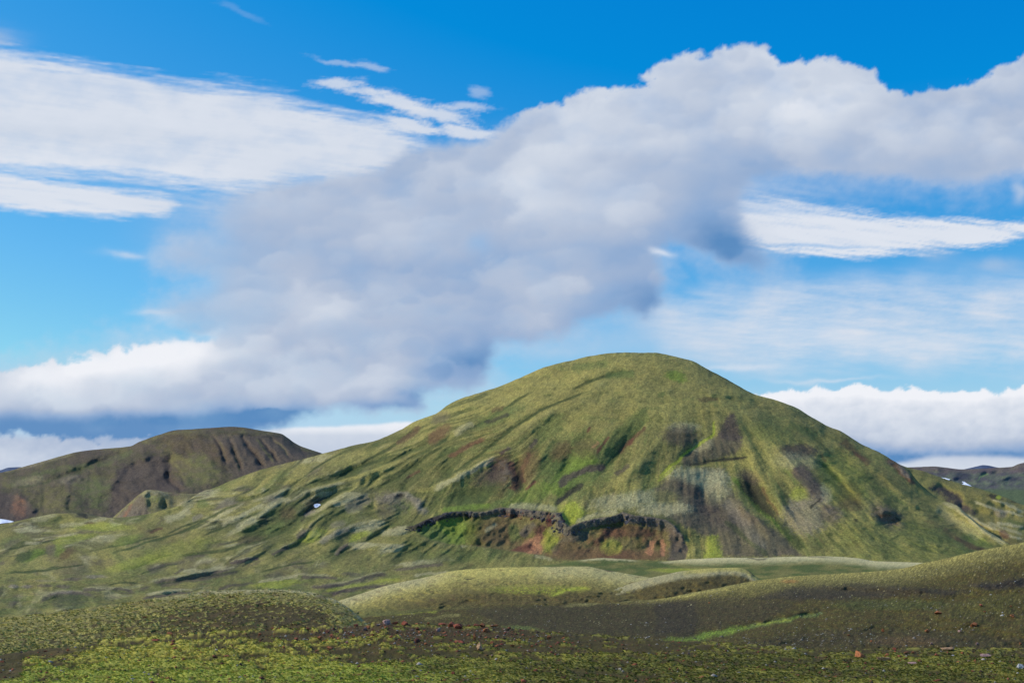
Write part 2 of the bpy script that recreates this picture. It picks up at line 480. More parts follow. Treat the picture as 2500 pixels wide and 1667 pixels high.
RIDGES = [  # sheet, points, width above/left, width below/right, height
    ('B', [(1900, 370), (1750, 420), (1600, 480), (1480, 530), (1400, 580), (1300, 650), (1200, 730), (1100, 810), (980, 900), (850, 980)], 8, 6, -5),
    ('B', [(1860, 420), (1700, 470), (1560, 530), (1450, 600), (1330, 690), (1230, 760)], 14, 10, 3),
    ('B', [(1500, 380), (1350, 450), (1250, 520), (1150, 590), (1000, 660), (900, 700), (760, 800)], 8, 5, -4.5),
    ('B', [(1330, 540), (1200, 590), (1050, 650), (930, 700), (800, 790)], 10, 5, 3),
    ('B', [(1100, 600), (1020, 620), (930, 690), (870, 730)], 12, 6, 4),
    ('B', [(900, 740), (780, 800), (700, 870), (560, 930), (430, 990)], 9, 6, -5),
    ('B', [(720, 600), (640, 690), (520, 770), (300, 880)], 9, 6, -4),
    ('B', [(640, 780), (500, 830), (330, 890), (150, 960), (0, 1010)], 9, 5, -6),
    ('B', [(660, 820), (480, 890), (300, 960), (120, 1010), (0, 1040)], 12, 6, 6),
    ('B', [(520, 930), (330, 1000), (180, 1060), (80, 1120), (0, 1180), (-80, 1220)], 9, 16, -11),
    ('B', [(620, 840), (430, 940), (290, 1030), (180, 1100), (100, 1160), (0, 1210)], 9, 18, 5),
    ('B', [(1330, 750), (1240, 812), (1130, 855), (1010, 920), (900, 980), (780, 1030), (640, 1050)], 20, 9, 13),
    ('B', [(1290, 900), (1200, 960), (1050, 1060), (850, 1120)], 18, 26, -3),
    ('B', [(1330, 800), (1350, 900), (1355, 1000), (1300, 1060)], 8, 12, -9),
    ('B', [(1700, 740), (1693, 820), (1640, 900), (1560, 980)], 8, 8, -7),
    ('B', [(1560, 700), (1500, 790), (1440, 880), (1400, 950)], 14, 10, 7),
    ('B', [(2180, 560), (2090, 680), (1990, 800), (1900, 900), (1800, 980)], 8, 12, -7),
    ('B', [(2000, 560), (1900, 700), (1800, 830), (1700, 900)], 16, 12, 6),
    ('B', [(1800, 960), (1700, 1040), (1570, 1140)], 6, 10, -4),
    ('B', [(2352, 560), (2250, 700), (2120, 850), (1950, 1010), (1800, 1090)], 20, 14, 5),
    ('B', [(2100, 270), (1900, 310), (1800, 340), (1650, 420)], 9, 7, -3),
    ('C', [(0, 340), (200, 365), (420, 420), (640, 452), (800, 500)], 16, 9, 3.5),
    ('C', [(470, 470), (500, 560), (520, 700), (600, 820)], 14, 20, .8),
    ('C', [(400, 600), (370, 680), (200, 800), (0, 960)], 8, 8, -2.5),
    ('C', [(460, 860), (530, 930), (600, 1030), (690, 1130), (800, 1240), (930, 1370), (980, 1450)], 20, 26, -19),
    ('C', [(400, 900), (440, 1000), (520, 1100), (640, 1210), (800, 1350), (880, 1440)], 26, 12, 11),
    ('C', [(700, 900), (770, 1040), (820, 1180), (900, 1280)], 12, 26, 7),
    ('C', [(700, 600), (770, 700), (820, 830), (950, 1000), (1080, 1150)], 34, 26, 3),
    ('C', [(820, 560), (1000, 680), (1150, 800), (1300, 930), (1480, 1080)], 14, 16, -1.0),
    ('C', [(1100, 680), (1300, 800), (1480, 950), (1600, 1080), (1800, 1250), (2000, 1400)], 18, 10, 2),
    ('C', [(1500, 820), (1640, 960), (1660, 1000), (1800, 1110)], 8, 7, 3),
    ('C', [(1000, 800), (1150, 950), (1260, 1080), (1350, 1200)], 8, 14, -5),
    ('C', [(1400, 1120), (1480, 1180), (1560, 1190)], 10, 10, 5),
    ('C', [(1400, 1200), (1500, 1250), (1590, 1240)], 8, 10, -5),
    ('C', [(1820, 1100), (1930, 1140), (1990, 1200), (2110, 1300), (2260, 1390)], 12, 12, 4),
    ('C', [(0, 900), (150, 870), (300, 860), (440, 838), (610, 825)], 6, 3, -1.2),
    # western meadows and spurs
    ('I', [(400, 335), (560, 275), (700, 195), (790, 150)], 9, 5, 5),
    ('I', [(250, 420), (420, 350), (560, 290), (760, 210), (860, 170)], 5, 6, -4),
    ('I', [(420, 440), (560, 370), (650, 310), (740, 255), (820, 170), (880, 125), (990, 140)], 18, 8, 12),
    ('I', [(560, 430), (760, 350), (900, 290), (1040, 230)], 16, 18, -12),
    ('I', [(900, 170), (1000, 130), (1100, 70), (1250, 35), (1450, -10)], 10, 7, 8),
    ('I', [(1050, 290), (1120, 200), (1240, 120), (1350, 60), (1500, 10)], 10, 8, -10),
    ('I', [(1050, 280), (1180, 210), (1330, 110), (1400, 85), (1560, 80)], 6, 18, 6),
    ('I', [(1280, 170), (1400, 140), (1500, 100), (1610, 88)], 8, 6, 4),
    ('I', [(0, 290), (130, 240), (215, 185), (270, 190)], 8, 6, 4),
    ('I', [(130, 340), (220, 270), (300, 240)], 6, 5, 3),
    ('I', [(0, 420), (140, 370), (330, 270), (480, 190), (640, 130)], 5, 6, -4),
    ('I', [(210, 370), (330, 320), (450, 240), (540, 205), (650, 130)], 6, 4, 4),
    ('I', [(0, 400), (110, 345), (300, 270)], 4, 4, -2.5),
    ('I', [(430, 130), (600, 100), (760, 60), (900, 30)], 8, 6, 3),
    ('I', [(640, 160), (800, 110), (900, 60), (1020, 40)], 8, 5, 4),
    ('I', [(0, 580), (200, 540), (450, 510), (700, 450), (900, 370), (1100, 270)], 6, 10, -5),
    ('I', [(-200, 790), (0, 740), (200, 702), (350, 672), (480, 642), (565, 632)], 8, 4, 5.5),
    ('I', [(-150, 790), (60, 755), (300, 715), (520, 680), (650, 650)], 6, 7, -4.5),
    ('I', [(60, 690), (140, 665), (200, 658), (285, 660)], 4, 3, 2.5),
    ('I', [(470, 620), (560, 595), (650, 577), (745, 562)], 4, 4, 3.5),
    ('I', [(680, 750), (850, 735), (1050, 703), (1250, 712), (1360, 722)], 5, 3.5, 4),
    ('I', [(700, 690), (850, 650), (1000, 615), (1200, 590)], 4, 5, -3),
    ('I', [(1250, 705), (1330, 690), (1450, 680), (1540, 690)], 4, 3.5, 3),
    ('I', [(1040, 810), (1250, 785), (1420, 755), (1600, 700), (1760, 680)], 4.5, 3.5, 4),
    ('I', [(1200, 850), (1380, 812), (1600, 785), (1760, 775)], 4, 3.5, 3),
    ('I', [(1700, 650), (1850, 620), (2000, 598), (2180, 590), (2300, 600)], 6, 4, 4),
    ('I', [(820, 545), (880, 515), (950, 480)], 3, 4, 2.5),
    ('I', [(1290, 560), (1350, 500), (1420, 460)], 5, 4, 3.5),
    ('I', [(1250, 570), (1400, 500), (1550, 440), (1640, 390)], 4, 5, -4),
    ('I', [(1150, 480), (1300, 400), (1420, 340), (1560, 300), (1610, 330)], 10, 8, 5),
    ('I', [(1400, 500), (1550, 470), (1700, 480), (1850, 490)], 8, 9, 3.5),
    ('I', [(1640, 420), (1740, 370), (1850, 340), (1900, 370)], 7, 8, 4),
    ('I', [(1600, 90), (1600, 150), (1590, 210)], 5, 6, -4),
    ('I', [(1650, 150), (1700, 105), (1800, 80), (1890, 95), (1940, 150), (1950, 200), (2050, 225)], 7, 9, 6),
    ('I', [(1780, 105), (1840, 100)], 3, 3, -4),
    ('I', [(1760, 180), (1850, 200), (1880, 260)], 12, 12, -5),
    ('I', [(970, 420), (1050, 380), (1120, 340)], 8, 8, 3),
    ('J', [(330, 950), (400, 890), (480, 860), (620, 838), (750, 845), (880, 860)], 5, 6, 5),
    ('J', [(730, 835), (850, 810), (1000, 800), (1140, 812), (1300, 835)], 4, 4, 4),
    ('J', [(1330, 915), (1420, 870), (1580, 832), (1700, 825), (1900, 830)], 5, 4, 4.5),
    ('J', [(1300, 690), (1450, 630), (1600, 590), (1750, 565)], 4, 5, -3),
    ('J', [(840, 385), (900, 340), (1000, 318), (1070, 325)], 6, 8, 4),
    ('J', [(100, 260), (230, 235), (330, 230)], 5, 4, 3),
    ('J', [(640, 185), (780, 165), (900, 140), (1060, 132)], 6, 5, 3),
    ('J', [(240, 385), (330, 372), (400, 385)], 4, 6, 3),
    ('J', [(1420, 270), (1480, 240), (1560, 225)], 3, 6, -2.5),
    ('J', [(80, 800), (140, 778), (190, 790)], 3, 3, 2.5),
    ('J', [(210, 795), (250, 780), (300, 790)], 3, 3, 2.5),
    ('J', [(360, 795), (430, 775), (490, 785)], 3, 3, 2),
    ('J', [(520, 790), (600, 770), (660, 800)], 3, 3, 2),
    ('J', [(600, 720), (700, 700), (830, 690), (1000, 688)], 3.5, 3, 2.5),
    ('J', [(1000, 790), (1100, 758), (1200, 750), (1350, 755)], 3, 3, -2),
    ('J', [(0, 670), (200, 650), (400, 640), (700, 590), (900, 560)], 3, 4, -2),
    ('J', [(0, 440), (150, 420), (330, 380), (600, 330), (800, 300)], 4, 4, -2),
    ('J', [(180, 540), (330, 500), (480, 460), (560, 400)], 8, 6, -4),
    ('J', [(700, 500), (900, 440), (1100, 400), (1350, 350), (1600, 280)], 4, 5, -3),
    ('J', [(1050, 480), (1250, 420), (1500, 340), (1800, 250), (2050, 150)], 4, 4, -3.5),
    ('J', [(1100, 640), (1350, 590), (1550, 500), (1700, 470)], 4, 4, -2),
]
for sh, pts, wa, wb, hh in RIDGES:
    # heights grow with width but stay gentle
    k = (0.55 if abs(hh) < 9.5 else .42) if sh in 'IJ' else 0.72
    hh = math.copysign(math.sqrt(abs(hh) / 5), hh) * min(.5 * 1.35 * (max(wa, 4.5) + max(wb, 4.5)), 15) * (.22 if sh in 'IJ' else .32)
    H += hh * k * F.line(at(sh, pts), 1.35 * max(wa, 4.5), 0.45, 1.35 * max(wb, 4.5), .45)

gn1 = fbm(th * 11, r / 330, 3, 101, .45); gn2 = fbm(th * 24, r / 210, 3, 103, .5); gn3 = fbm(th * 50, r / 130, 3, 105, .5)
gm = sstep(210, 420, r) * sstep(1400, 1340, PY) * (1 - sstep(1150, 1300, PX) * sstep(1110, 990, PY))
gully = 2.6 * np.exp(-(gn1 / .10) ** 2) * sstep(-.3, .3, fbm(PX / 200, PY / 120, 2, 104)) + 1.7 * np.exp(-(gn2 / .12) ** 2) + .6 * np.exp(-(gn3 / .2) ** 2)
gully = gully * gm * (.55 + .6 * np.exp(-((PX - 950) / 420) ** 2)) * (1 - .75 * sstep(1650, 1800, PX) * sstep(1350, 1150, PX * 0 + PY))
H += (.55 * fbm(th * 34, r / 85, 4, 151, .55, ridge=True) * (.3 + .7 * sstep(960, 1100, PY)) + .28 * fbm(PX / 26, PY / 17, 4, 152, .6, ridge=True)) * steep
gully = gully * (1 - .8 * sstep(1420, 1540, PX) * sstep(2080, 1960, PX))
H -= gully * (.36 + .2 * (1 - dome))
H += 1.1 * fbm(PX / 110, PY / 34, 3, 131) * sstep(1080, 980, PY)
H += 1.5 * fbm(th * 13, r / 300, 2, 107, .4) * gm * sstep(1500, 1100, PX)

# --- the landslip scar with its rim of lava rock
rim = at('D', [(120, 402), (180, 388), (250, 352), (320, 328), (400, 300), (520, 284), (600, 292), (690, 290), (760, 270), (820, 262),
               (920, 268), (1040, 280), (1150, 292), (1235, 296), (1262, 370), (1300, 396), (1380, 362), (1480, 338),
               (1600, 320), (1680, 292), (1760, 318), (1900, 330), (1980, 345), (2050, 390), (2110, 460)])
scar_pts = rim + at('D', [(2150, 560), (2130, 640), (1200, 640), (1100, 600), (900, 575), (700, 545), (450, 525), (300, 490), (200, 440)])
scar = F.poly(scar_pts, 2.0, 0.35)
idx, dr, sr, tr = F.dist(rim, 140, 0.35)
drim = np.full(PX.shape, 200.0); drim[idx] = dr
bottom = sstep(1376, 1335, PY)
H -= scar * (3.0 * sstep(0, 60, drim)) * bottom
H += (1 - scar) * 1.2 * np.exp(-(drim / 7.0) ** 2)
rockn = fbm(PX / 7, PY / 6, 4, 90, 0.65, ridge=True)
bandw = np.interp(PX, [990, 1100, 1200, 1300, 1380, 1400, 1500, 1600, 1680], [14, 20, 14, 24, 34, 24, 24, 22, 14])
face_band = scar * sstep(1.15, .6, (drim + 6 * rockn) / bandw)
H += face_band * (2.5 + 3.0 * rockn)
H += scar * (2.0 * fbm(PX / 30 + PY / 40, PY / 26, 4, 91, 0.6) + 1.2 * rockn) * bottom
# rocky knob faces
rocky = np.clip(F.blob(2165, 1260, 45, 22, 35) + F.blob(2035, 1255, 26, 20, 20) + F.blob(960, 1225, 55, 22, 20) * 0.7
                + F.line(at('C', [(1450, 820), (1560, 890), (1640, 980)]), 10, 0.3) + F.line(at('B', [(1230, 830), (1270, 900), (1290, 1000)]), 14, 0.2), 0, 1)
rocky = rocky * sstep(-.25, .35, fbm(PX / 16, PY / 12, 3, 93) + .3 * rockn)
H += rocky * 1.6 * rockn
lean = 1.25 - .85 * sstep(26, 16, drim) * bottom
H *= sstep(0, 1, (PY - np.interp(hc, *np.array([(p[0], p[1]) for p in hill_crest]).T)[None, :]) / 10 + 0.25)
T.carve(H, .16, lean)

# --- cover
col = moss_base(PX, PY, th, r)
n3 = fbm(PX / 14, PY / 9, 4, 31, 0.6); nst = fbm(th * 70, r / 60, 4, 33, 0.6)
summit = sstep(1130, 930, PY)
col = mix(col, PAL['yellow'], summit * sstep(-0.5, 0.3, n3 + 0.5 * nst) * 0.6)
west = 1 - sstep(700, 1050, PX)
col = mix(col, (PAL['olive'] + PAL['yellow']) * 0.46, west * 0.15)
# tops of bumps are paler, hollows a darker green
curv = H - blur1(blur1(H, 9, 0), 12, 1); curv = curv / np.std(curv[PY < 1400])
col = mix(col, PAL['pale'], sstep(0.6, 2.2, curv + 0.6 * n3) * (0.6 * west + 0.10))
col = mix(col, PAL['gravel'], west * sstep(.1, .5, fbm(th * 30, r / 90, 4, 111)) * .5)
wm = west * sstep(-.1, .25, fbm(PX / 110, PY / 50, 3, 112)) * sstep(250, 500, r)
for gnx, a1 in ((gn2, .8), (gn3, .5)):
    col = mix(col, PAL['pale'], wm * a1 * sstep(.2, .9, np.exp(-((gnx - .24) / .09) ** 2) + .4 * n3 * (np.abs(gnx - .24) < .2)))
    col = mix(col, PAL['gravel'] * .9, wm * a1 * sstep(.2, .9, np.exp(-((gnx - .04) / .09) ** 2) + .4 * n3 * (np.abs(gnx - .04) < .2)))

col = mix(col, PAL['deep'], sstep(0.3, 2.2, -curv + 0.5 * n3) * 0.7)
col = mix(col, PAL['deep'], sstep(.7, 2.2, gully + .5 * n3) * .55)
lowland = sstep(1375, 1410, PY)
col = mix(col, PAL['green'], lowland * sstep(-0.3, 0.4, fbm(PX / 60, PY / 9, 4, 35)) * 0.5)
col = mix(col, PAL['gravel'], lowland * sstep(0.15, 0.55, fbm(PX / 80 + 7, PY / 10, 4, 36)) * 0.5)

PAINT = [  # kind, sheet, geometry, colour, amount
    ('l', 'B', [(1900, 300), (2000, 300), (2100, 290)], 12, 'green', .8), ('l', 'B', [(1680, 260), (1800, 240), (1940, 225)], 10, 'green', .6),
    ('b', 'C', (140, 310, 24, 12, 15), 'vivid', .8), ('b', 'C', (40, 430, 10, 6, 0), 'green', .7), ('b', 'C', (330, 455, 24, 6, 0), 'brown', .6),
    ('b', 'B', (1700, 880, 80, 60, -35), 'green', .9), ('l', 'B', [(1560, 1090), (1640, 960), (1760, 860), (1850, 800)], 26, 'vivid', .65),
    ('l', 'B', [(2200, 520), (2100, 600), (1950, 720), (1800, 800)], 22, 'green', .7), ('b', 'B', (1230, 560, 60, 14, -25), 'green', .7),
    ('b', 'B', (1550, 640, 40, 20, -40), 'green', .6), ('l', 'B', [(1230, 1150), (1400, 1080), (1560, 1000)], 22, 'vivid', .5),
    ('l', 'B', [(1420, 790), (1385, 880), (1365, 960), (1385, 1000)], 7, 'red', .9), ('l', 'B', [(1930, 680), (1880, 750), (1840, 805)], 4, 'red', .8),
    ('l', 'B', [(1810, 625), (1792, 670)], 3.5, 'red', .8), ('l', 'B', [(2170, 620), (2120, 680), (2060, 720), (1990, 815)], 5, 'brown', .9),
    ('l', 'B', [(2080, 705), (2040, 750)], 4, 'red', .8), ('l', 'B', [(1860, 720), (1820, 770)], 4, 'tan', .5),
    ('l', 'B', [(1290, 840), (1320, 930), (1320, 1010), (1300, 1050)], 9, 'red', .85), ('l', 'B', [(1465, 970), (1430, 1000), (1390, 1035)], 4, 'red', .9),
    ('b', 'B', (1620, 790, 26, 18, -40), 'brown', .7), ('b', 'B', (1400, 880, 24, 40, 20), 'brown', .7), ('b', 'B', (1780, 770, 28, 22, 0), 'brown', .5),
    ('l', 'B', [(1140, 700), (1050, 740), (960, 790), (880, 830)], 6, 'red', .75), ('l', 'B', [(720, 900), (640, 960)], 4, 'red', .6),
    ('b', 'B', (840, 680, 30, 12, -38), 'red', .6), ('l', 'B', [(720, 620), (670, 680), (560, 750)], 6, 'brown', .8),
    ('b', 'B', (850, 575, 20, 12, -20), 'gravel', .5), ('l', 'B', [(1060, 605), (1000, 640), (930, 690)], 8, 'pale', .6),
    ('l', 'B', [(1300, 545), (1200, 580), (1110, 610)], 5, 'dark', .7), ('l', 'B', [(1180, 530), (1260, 510)], 6, 'brown', .6),
    ('l', 'B', [(1920, 880), (1750, 915), (1650, 960), (1590, 1020)], 9, 'purple', .95), ('l', 'B', [(1770, 985), (1660, 1070), (1570, 1135)], 7, 'dark', .9),
    ('l', 'B', [(2060, 875), (1960, 940)], 5, 'purple', .7), ('l', 'B', [(1465, 700), (1430, 770)], 6, 'purple', .8),
    ('l', 'B', [(1300, 762), (1230, 810)], 5, 'purple', .8),
    ('l', 'B', [(1240, 815), (1130, 860), (1010, 930), (900, 990), (790, 1040)], 7, 'pale', .9), ('l', 'B', [(1200, 830), (1100, 885), (1010, 940)], 5, 'grey', .6),
    ('b', 'B', (1230, 930, 26, 44, 10), 'dred', .75), ('b', 'B', (1160, 960, 40, 22, -30), 'purple', .75), ('b', 'B', (1050, 1070, 70, 20, -15), 'deep', .8),
    ('b', 'B', (1350, 975, 9, 26, 10), 'black', .7), ('l', 'B', [(1200, 1130), (1000, 1150), (830, 1165)], 7, 'vivid', .8),
    ('l', 'B', [(1320, 1020), (1270, 1090), (1150, 1160)], 8, 'green', .8), ('b', 'B', (1690, 1180, 26, 22, 0), 'lime', .85),
    ('l', 'B', [(1260, 1140), (1450, 1140), (1620, 1160)], 9, 'pale', .75), ('l', 'B', [(1700, 1240), (1850, 1190), (2000, 1170)], 6, 'pale', .85),
    ('b', 'B', (2060, 1100, 90, 18, -8), 'pale', .8), ('l', 'B', [(1950, 1120), (2150, 1080), (2352, 1070)], 12, 'pale', .6),
    ('l', 'B', [(2100, 1170), (2250, 1150), (2352, 1160)], 12, 'pale', .7), ('b', 'B', (2170, 1150, 40, 10, -10), 'olive', .6),
    ('b', 'B', (590, 1100, 50, 12, 5), 'grey', .7), ('l', 'B', [(470, 1100), (560, 1070), (640, 1070), (700, 1120), (720, 1160), (790, 1190)], 9, 'grey', .85),
    ('b', 'B', (590, 1075, 12, 6, 0), 'black', .95), ('b', 'B', (610, 1160, 22, 22, 0), 'green', .7), ('b', 'B', (500, 1170, 24, 18, 0), 'gravel', .5),
    # right half of the face
    ('p', 'C', [(470, 540), (500, 545), (520, 600), (540, 660), (545, 720), (440, 715), (400, 700), (430, 620)], 'purple', .9),
    ('p', 'C', [(430, 680), (545, 690), (560, 760), (500, 810), (330, 850), (180, 880), (170, 830), (260, 760), (340, 710)], 'gravel', .75),
    ('b', 'C', (300, 750, 24, 13, -30), 'pale', .55), ('b', 'C', (180, 635, 34, 11, 0), 'pale', .75), ('b', 'C', (160, 690, 40, 22, 0), 'purple', .7),
    ('l', 'C', [(610, 825), (440, 838), (300, 862), (170, 880)], 4, 'dark', .8),
    ('p', 'C', [(0, 1020), (120, 930), (300, 890), (440, 900), (440, 980), (520, 1090), (640, 1200), (830, 1350), (950, 1460), (420, 1460), (300, 1320), (100, 1220), (0, 1180)], 'gravel', .85),
    ('b', 'C', (280, 950, 70, 20, 5), 'pale', 1.0), ('b', 'C', (380, 1010, 32, 34, 10), 'pale', .85), ('b', 'C', (60, 1150, 60, 15, 0), 'pale', .9), ('l', 'C', [(430, 1080), (520, 1200), (640, 1340), (700, 1440)], 16, 'grey', .6),
    ('b', 'C', (200, 1020, 34, 16, 30), 'purple', .6), ('b', 'C', (330, 1130, 40, 22, 50), 'purple', .5), ('b', 'C', (60, 1080, 30, 14, 0), 'olive', .6),
    ('p', 'C', [(330, 1330), (390, 1320), (420, 1400), (430, 1470), (310, 1470)], 'lime', .7), ('l', 'C', [(430, 1220), (600, 1360), (720, 1460)], 7, 'deep', .5),
    ('l', 'C', [(480, 920), (540, 1010), (640, 1130), (780, 1250), (900, 1390)], 7, 'vivid', .8),
    ('p', 'C', [(560, 940), (640, 960), (700, 1060), (760, 1170), (790, 1240), (690, 1170), (600, 1090), (540, 1020)], 'dark', .9),  # hollow's wall turned from the sun, its shade painted in
    ('b', 'C', (600, 950, 26, 14, 30), 'purple', .7), ('l', 'C', [(730, 860), (735, 980), (780, 1080), (830, 1180)], 5, 'green', .5),
    ('l', 'C', [(670, 1000), (740, 1120), (800, 1210)], 4, 'brown', .8), ('l', 'C', [(800, 1240), (870, 1330), (950, 1420)], 14, 'deep', .8),
    ('b', 'C', (900, 790, 46, 16, 0), 'purple', .85), ('b', 'C', (890, 850, 50, 18, 5), 'pale', .6), ('l', 'C', [(880, 880), (960, 950), (1030, 1050), (1090, 1120)], 22, 'gravel', .95),
    ('b', 'C', (1090, 1060, 12, 22, -20), 'pale', .7), ('b', 'C', (960, 1190, 50, 40, 0), 'grey', .85), ('l', 'C', [(1060, 1090), (980, 1150)], 3, 'black', .8),
    ('b', 'C', (1110, 1190, 24, 18, 20), 'purple', .7), ('b', 'C', (920, 1060, 20, 14, 0), 'lime', .5),
    ('b', 'C', (1240, 1050, 28, 24, 40), 'brown', .75), ('b', 'C', (1250, 1130, 24, 14, 0), 'brown', .5), ('l', 'C', [(1050, 800), (1100, 860)], 4, 'brown', .7),
    ('l', 'C', [(1180, 710), (1280, 800), (1380, 880)], 10, 'brown', .75), ('l', 'C', [(1260, 790), (1340, 850)], 4, 'red', .6),
    ('l', 'C', [(1470, 830), (1550, 900), (1640, 980), (1660, 1010)], 9, 'red', .75), ('l', 'C', [(1540, 880), (1630, 960)], 6, 'grey', .7),
    ('b', 'C', (1480, 1190, 34, 18, 25), 'dark', .8), ('b', 'C', (1490, 1220, 24, 9, 20), 'red', .6), ('b', 'C', (1280, 1230, 6, 3, 0), 'black', .8),
    ('l', 'C', [(1300, 900), (1400, 1000), (1480, 1100), (1560, 1180)], 14, 'deep', .5), ('l', 'C', [(840, 610), (960, 660), (1050, 700)], 10, 'green', .6),
    ('b', 'C', (740, 660, 50, 24, 10), 'green', .55), ('b', 'C', (700, 860, 40, 40, 0), 'yellow', .5), ('b', 'C', (1200, 960, 60, 40, 40), 'lime', .25),
    ('l', 'C', [(390, 560), (375, 680), (200, 800), (0, 970)], 4, 'lime', .8), ('l', 'C', [(140, 880), (0, 990)], 3, 'lime', .6),
    ('p', 'C', [(1240, 1240), (1700, 1230), (2160, 1420), (1760, 1500), (1100, 1470)], 'green', .38), ('l', 'C', [(1300, 1240), (1500, 1330), (1700, 1480)], 10, 'yellow', .35),
    ('l', 'C', [(1900, 1330), (2000, 1390), (2110, 1420)], 6, 'dred', .7), ('l', 'C', [(1830, 1280), (1950, 1360)], 8, 'brown', .5), ('b', 'C', (2060, 1360, 34, 10, 25), 'vivid', .5),
    ('l', 'C', [(1820, 1105), (1925, 1140), (1985, 1200), (2110, 1300), (2260, 1388)], 8, 'pale', .85), ('l', 'C', [(1780, 1130), (1900, 1230), (2100, 1350)], 14, 'pale', .4),
    # western spurs, pale crests and purple screes, partly light and shade in the colour
    ('b', 'I', (1570, 330, 36, 10, -15), 'pale', .9), ('b', 'I', (1740, 495, 30, 8, -8), 'pale', .95), ('b', 'I', (1520, 480, 24, 6, -10), 'pale', .8),
    ('b', 'I', (1790, 365, 34, 9, -8), 'pale', .85), ('l', 'I', [(1180, 460), (1300, 390), (1440, 330)], 9, 'grey', .7), ('b', 'I', (1330, 310, 18, 6, -20), 'grey', .6),
    ('b', 'I', (1140, 400, 30, 12, -30), 'lime', .55), ('b', 'I', (1500, 400, 26, 9, -20), 'lime', .6), ('b', 'I', (1900, 260, 40, 16, 0), 'olive', .5),
    ('b', 'I', (1050, 390, 14, 8, -30), 'gravel', .8), ('l', 'I', [(1290, 170), (1400, 130), (1500, 100)], 8, 'pale', .8), ('l', 'I', [(1380, 200), (1500, 150), (1590, 100)], 14, 'grey', .6),
    ('l', 'I', [(760, 220), (860, 150), (920, 125), (985, 140)], 9, 'pale', .8), ('l', 'I', [(560, 350), (640, 290), (720, 270)], 9, 'pale', .75),
    ('p', 'I', [(560, 420), (620, 350), (740, 300), (900, 170), (1000, 150), (1090, 180), (1050, 270), (960, 330), (820, 400), (640, 460), (560, 470)], 'deep', .75),  # shadow face of the big spur put into the cover colour
    ('p', 'I', [(560, 470), (600, 400), (720, 400), (800, 400), (640, 465)], 'dred', .4), ('b', 'I', (850, 340, 24, 9, -25), 'green', .7), ('b', 'I', (760, 290, 14, 9, -30), 'black', .6),
    ('b', 'I', (950, 230, 20, 14, -20), 'brown', .5), ('p', 'I', [(1090, 170), (1120, 120), (1240, 100), (1190, 160), (1080, 260), (1050, 280)], 'dark', .8),
    ('l', 'I', [(1070, 250), (1130, 215), (1170, 205)], 4, 'grey', .9), ('l', 'I', [(420, 330), (560, 275), (680, 200), (790, 150)], 6, 'pale', .7),
    ('l', 'I', [(0, 290), (130, 240), (215, 190)], 10, 'pale', .8), ('l', 'I', [(210, 270), (300, 240)], 6, 'grey', .8), ('l', 'I', [(400, 260), (530, 205)], 5, 'pale', .8),
    ('b', 'I', (180, 150, 20, 6, 0), 'pale', .6), ('b', 'I', (300, 150, 12, 9, 0), 'green', .6), ('b', 'I', (480, 150, 22, 8, -20), 'grey', .6), ('b', 'I', (830, 110, 20, 8, -10), 'grey', .6),
    ('l', 'I', [(-100, 770), (0, 745), (200, 715), (400, 675), (550, 645)], 5, 'gravel', .8), ('l', 'I', [(300, 690), (400, 662), (560, 634)], 3, 'pale', .7),
    ('l', 'I', [(-60, 790), (200, 740), (500, 690), (600, 660)], 5, 'purple', .6), ('b', 'I', (200, 668, 24, 4, -3), 'pale', .9), ('l', 'I', [(60, 690), (150, 655)], 3, 'purple', .8),
    ('l', 'I', [(480, 612), (650, 582), (745, 566)], 4, 'purple', .85), ('l', 'I', [(700, 752), (850, 737), (1050, 706)], 3, 'pale', .9), ('l', 'I', [(1050, 712), (1200, 716), (1350, 726)], 4, 'gravel', .8),
    ('l', 'I', [(400, 800), (600, 770), (700, 755)], 4, 'purple', .7), ('b', 'I', (860, 770, 50, 8, -6), 'lime', .6), ('b', 'I', (1440, 690, 22, 4, 0), 'gravel', .7),
    ('l', 'I', [(1100, 800), (1350, 775), (1550, 720), (1740, 685)], 5, 'purple', .85), ('l', 'I', [(1250, 855), (1500, 800), (1750, 780)], 5, 'purple', .85),
    ('l', 'I', [(1200, 825), (1450, 785), (1700, 740), (1850, 740)], 4, 'lime', .5), ('l', 'I', [(1800, 632), (2000, 600), (2170, 592)], 4, 'pale', .85),
    ('l', 'I', [(1750, 665), (1950, 632), (2170, 612)], 5, 'gravel', .8), ('b', 'I', (2130, 575, 16, 8, 0), 'purple', .7), ('l', 'I', [(1900, 715), (2050, 688), (2200, 690)], 5, 'pale', .8),
    ('l', 'I', [(820, 545), (950, 482)], 4, 'purple', .8), ('l', 'I', [(1300, 545), (1350, 495), (1420, 462)], 5, 'purple', .8), ('b', 'I', (2200, 560, 100, 14, 0), 'green', .5),
    ('l', 'D', [(500, 540), (560, 515), (640, 508)], 6, 'pale', .9), ('l', 'D', [(640, 512), (690, 540)], 4, 'brown', .8), ('l', 'D', [(1030, 600), (1100, 610), (1180, 635)], 5, 'pale', .8),
    ('l', 'J', [(360, 930), (480, 870), (650, 845), (800, 860), (900, 870)], 6, 'gravel', .9), ('b', 'J', (620, 900, 50, 9, 0), 'deep', .6), ('l', 'J', [(480, 860), (560, 842), (700, 838)], 2.5, 'grey', .9),
    ('l', 'J', [(760, 835), (900, 812), (1050, 806), (1300, 836)], 4, 'gravel', .85), ('l', 'J', [(900, 805), (1120, 803)], 2, 'pale', .8),
    ('l', 'J', [(1330, 915), (1500, 880), (1880, 835)], 4, 'gravel', .8), ('l', 'J', [(1400, 875), (1550, 840), (1760, 826)], 4, 'pale', .85),
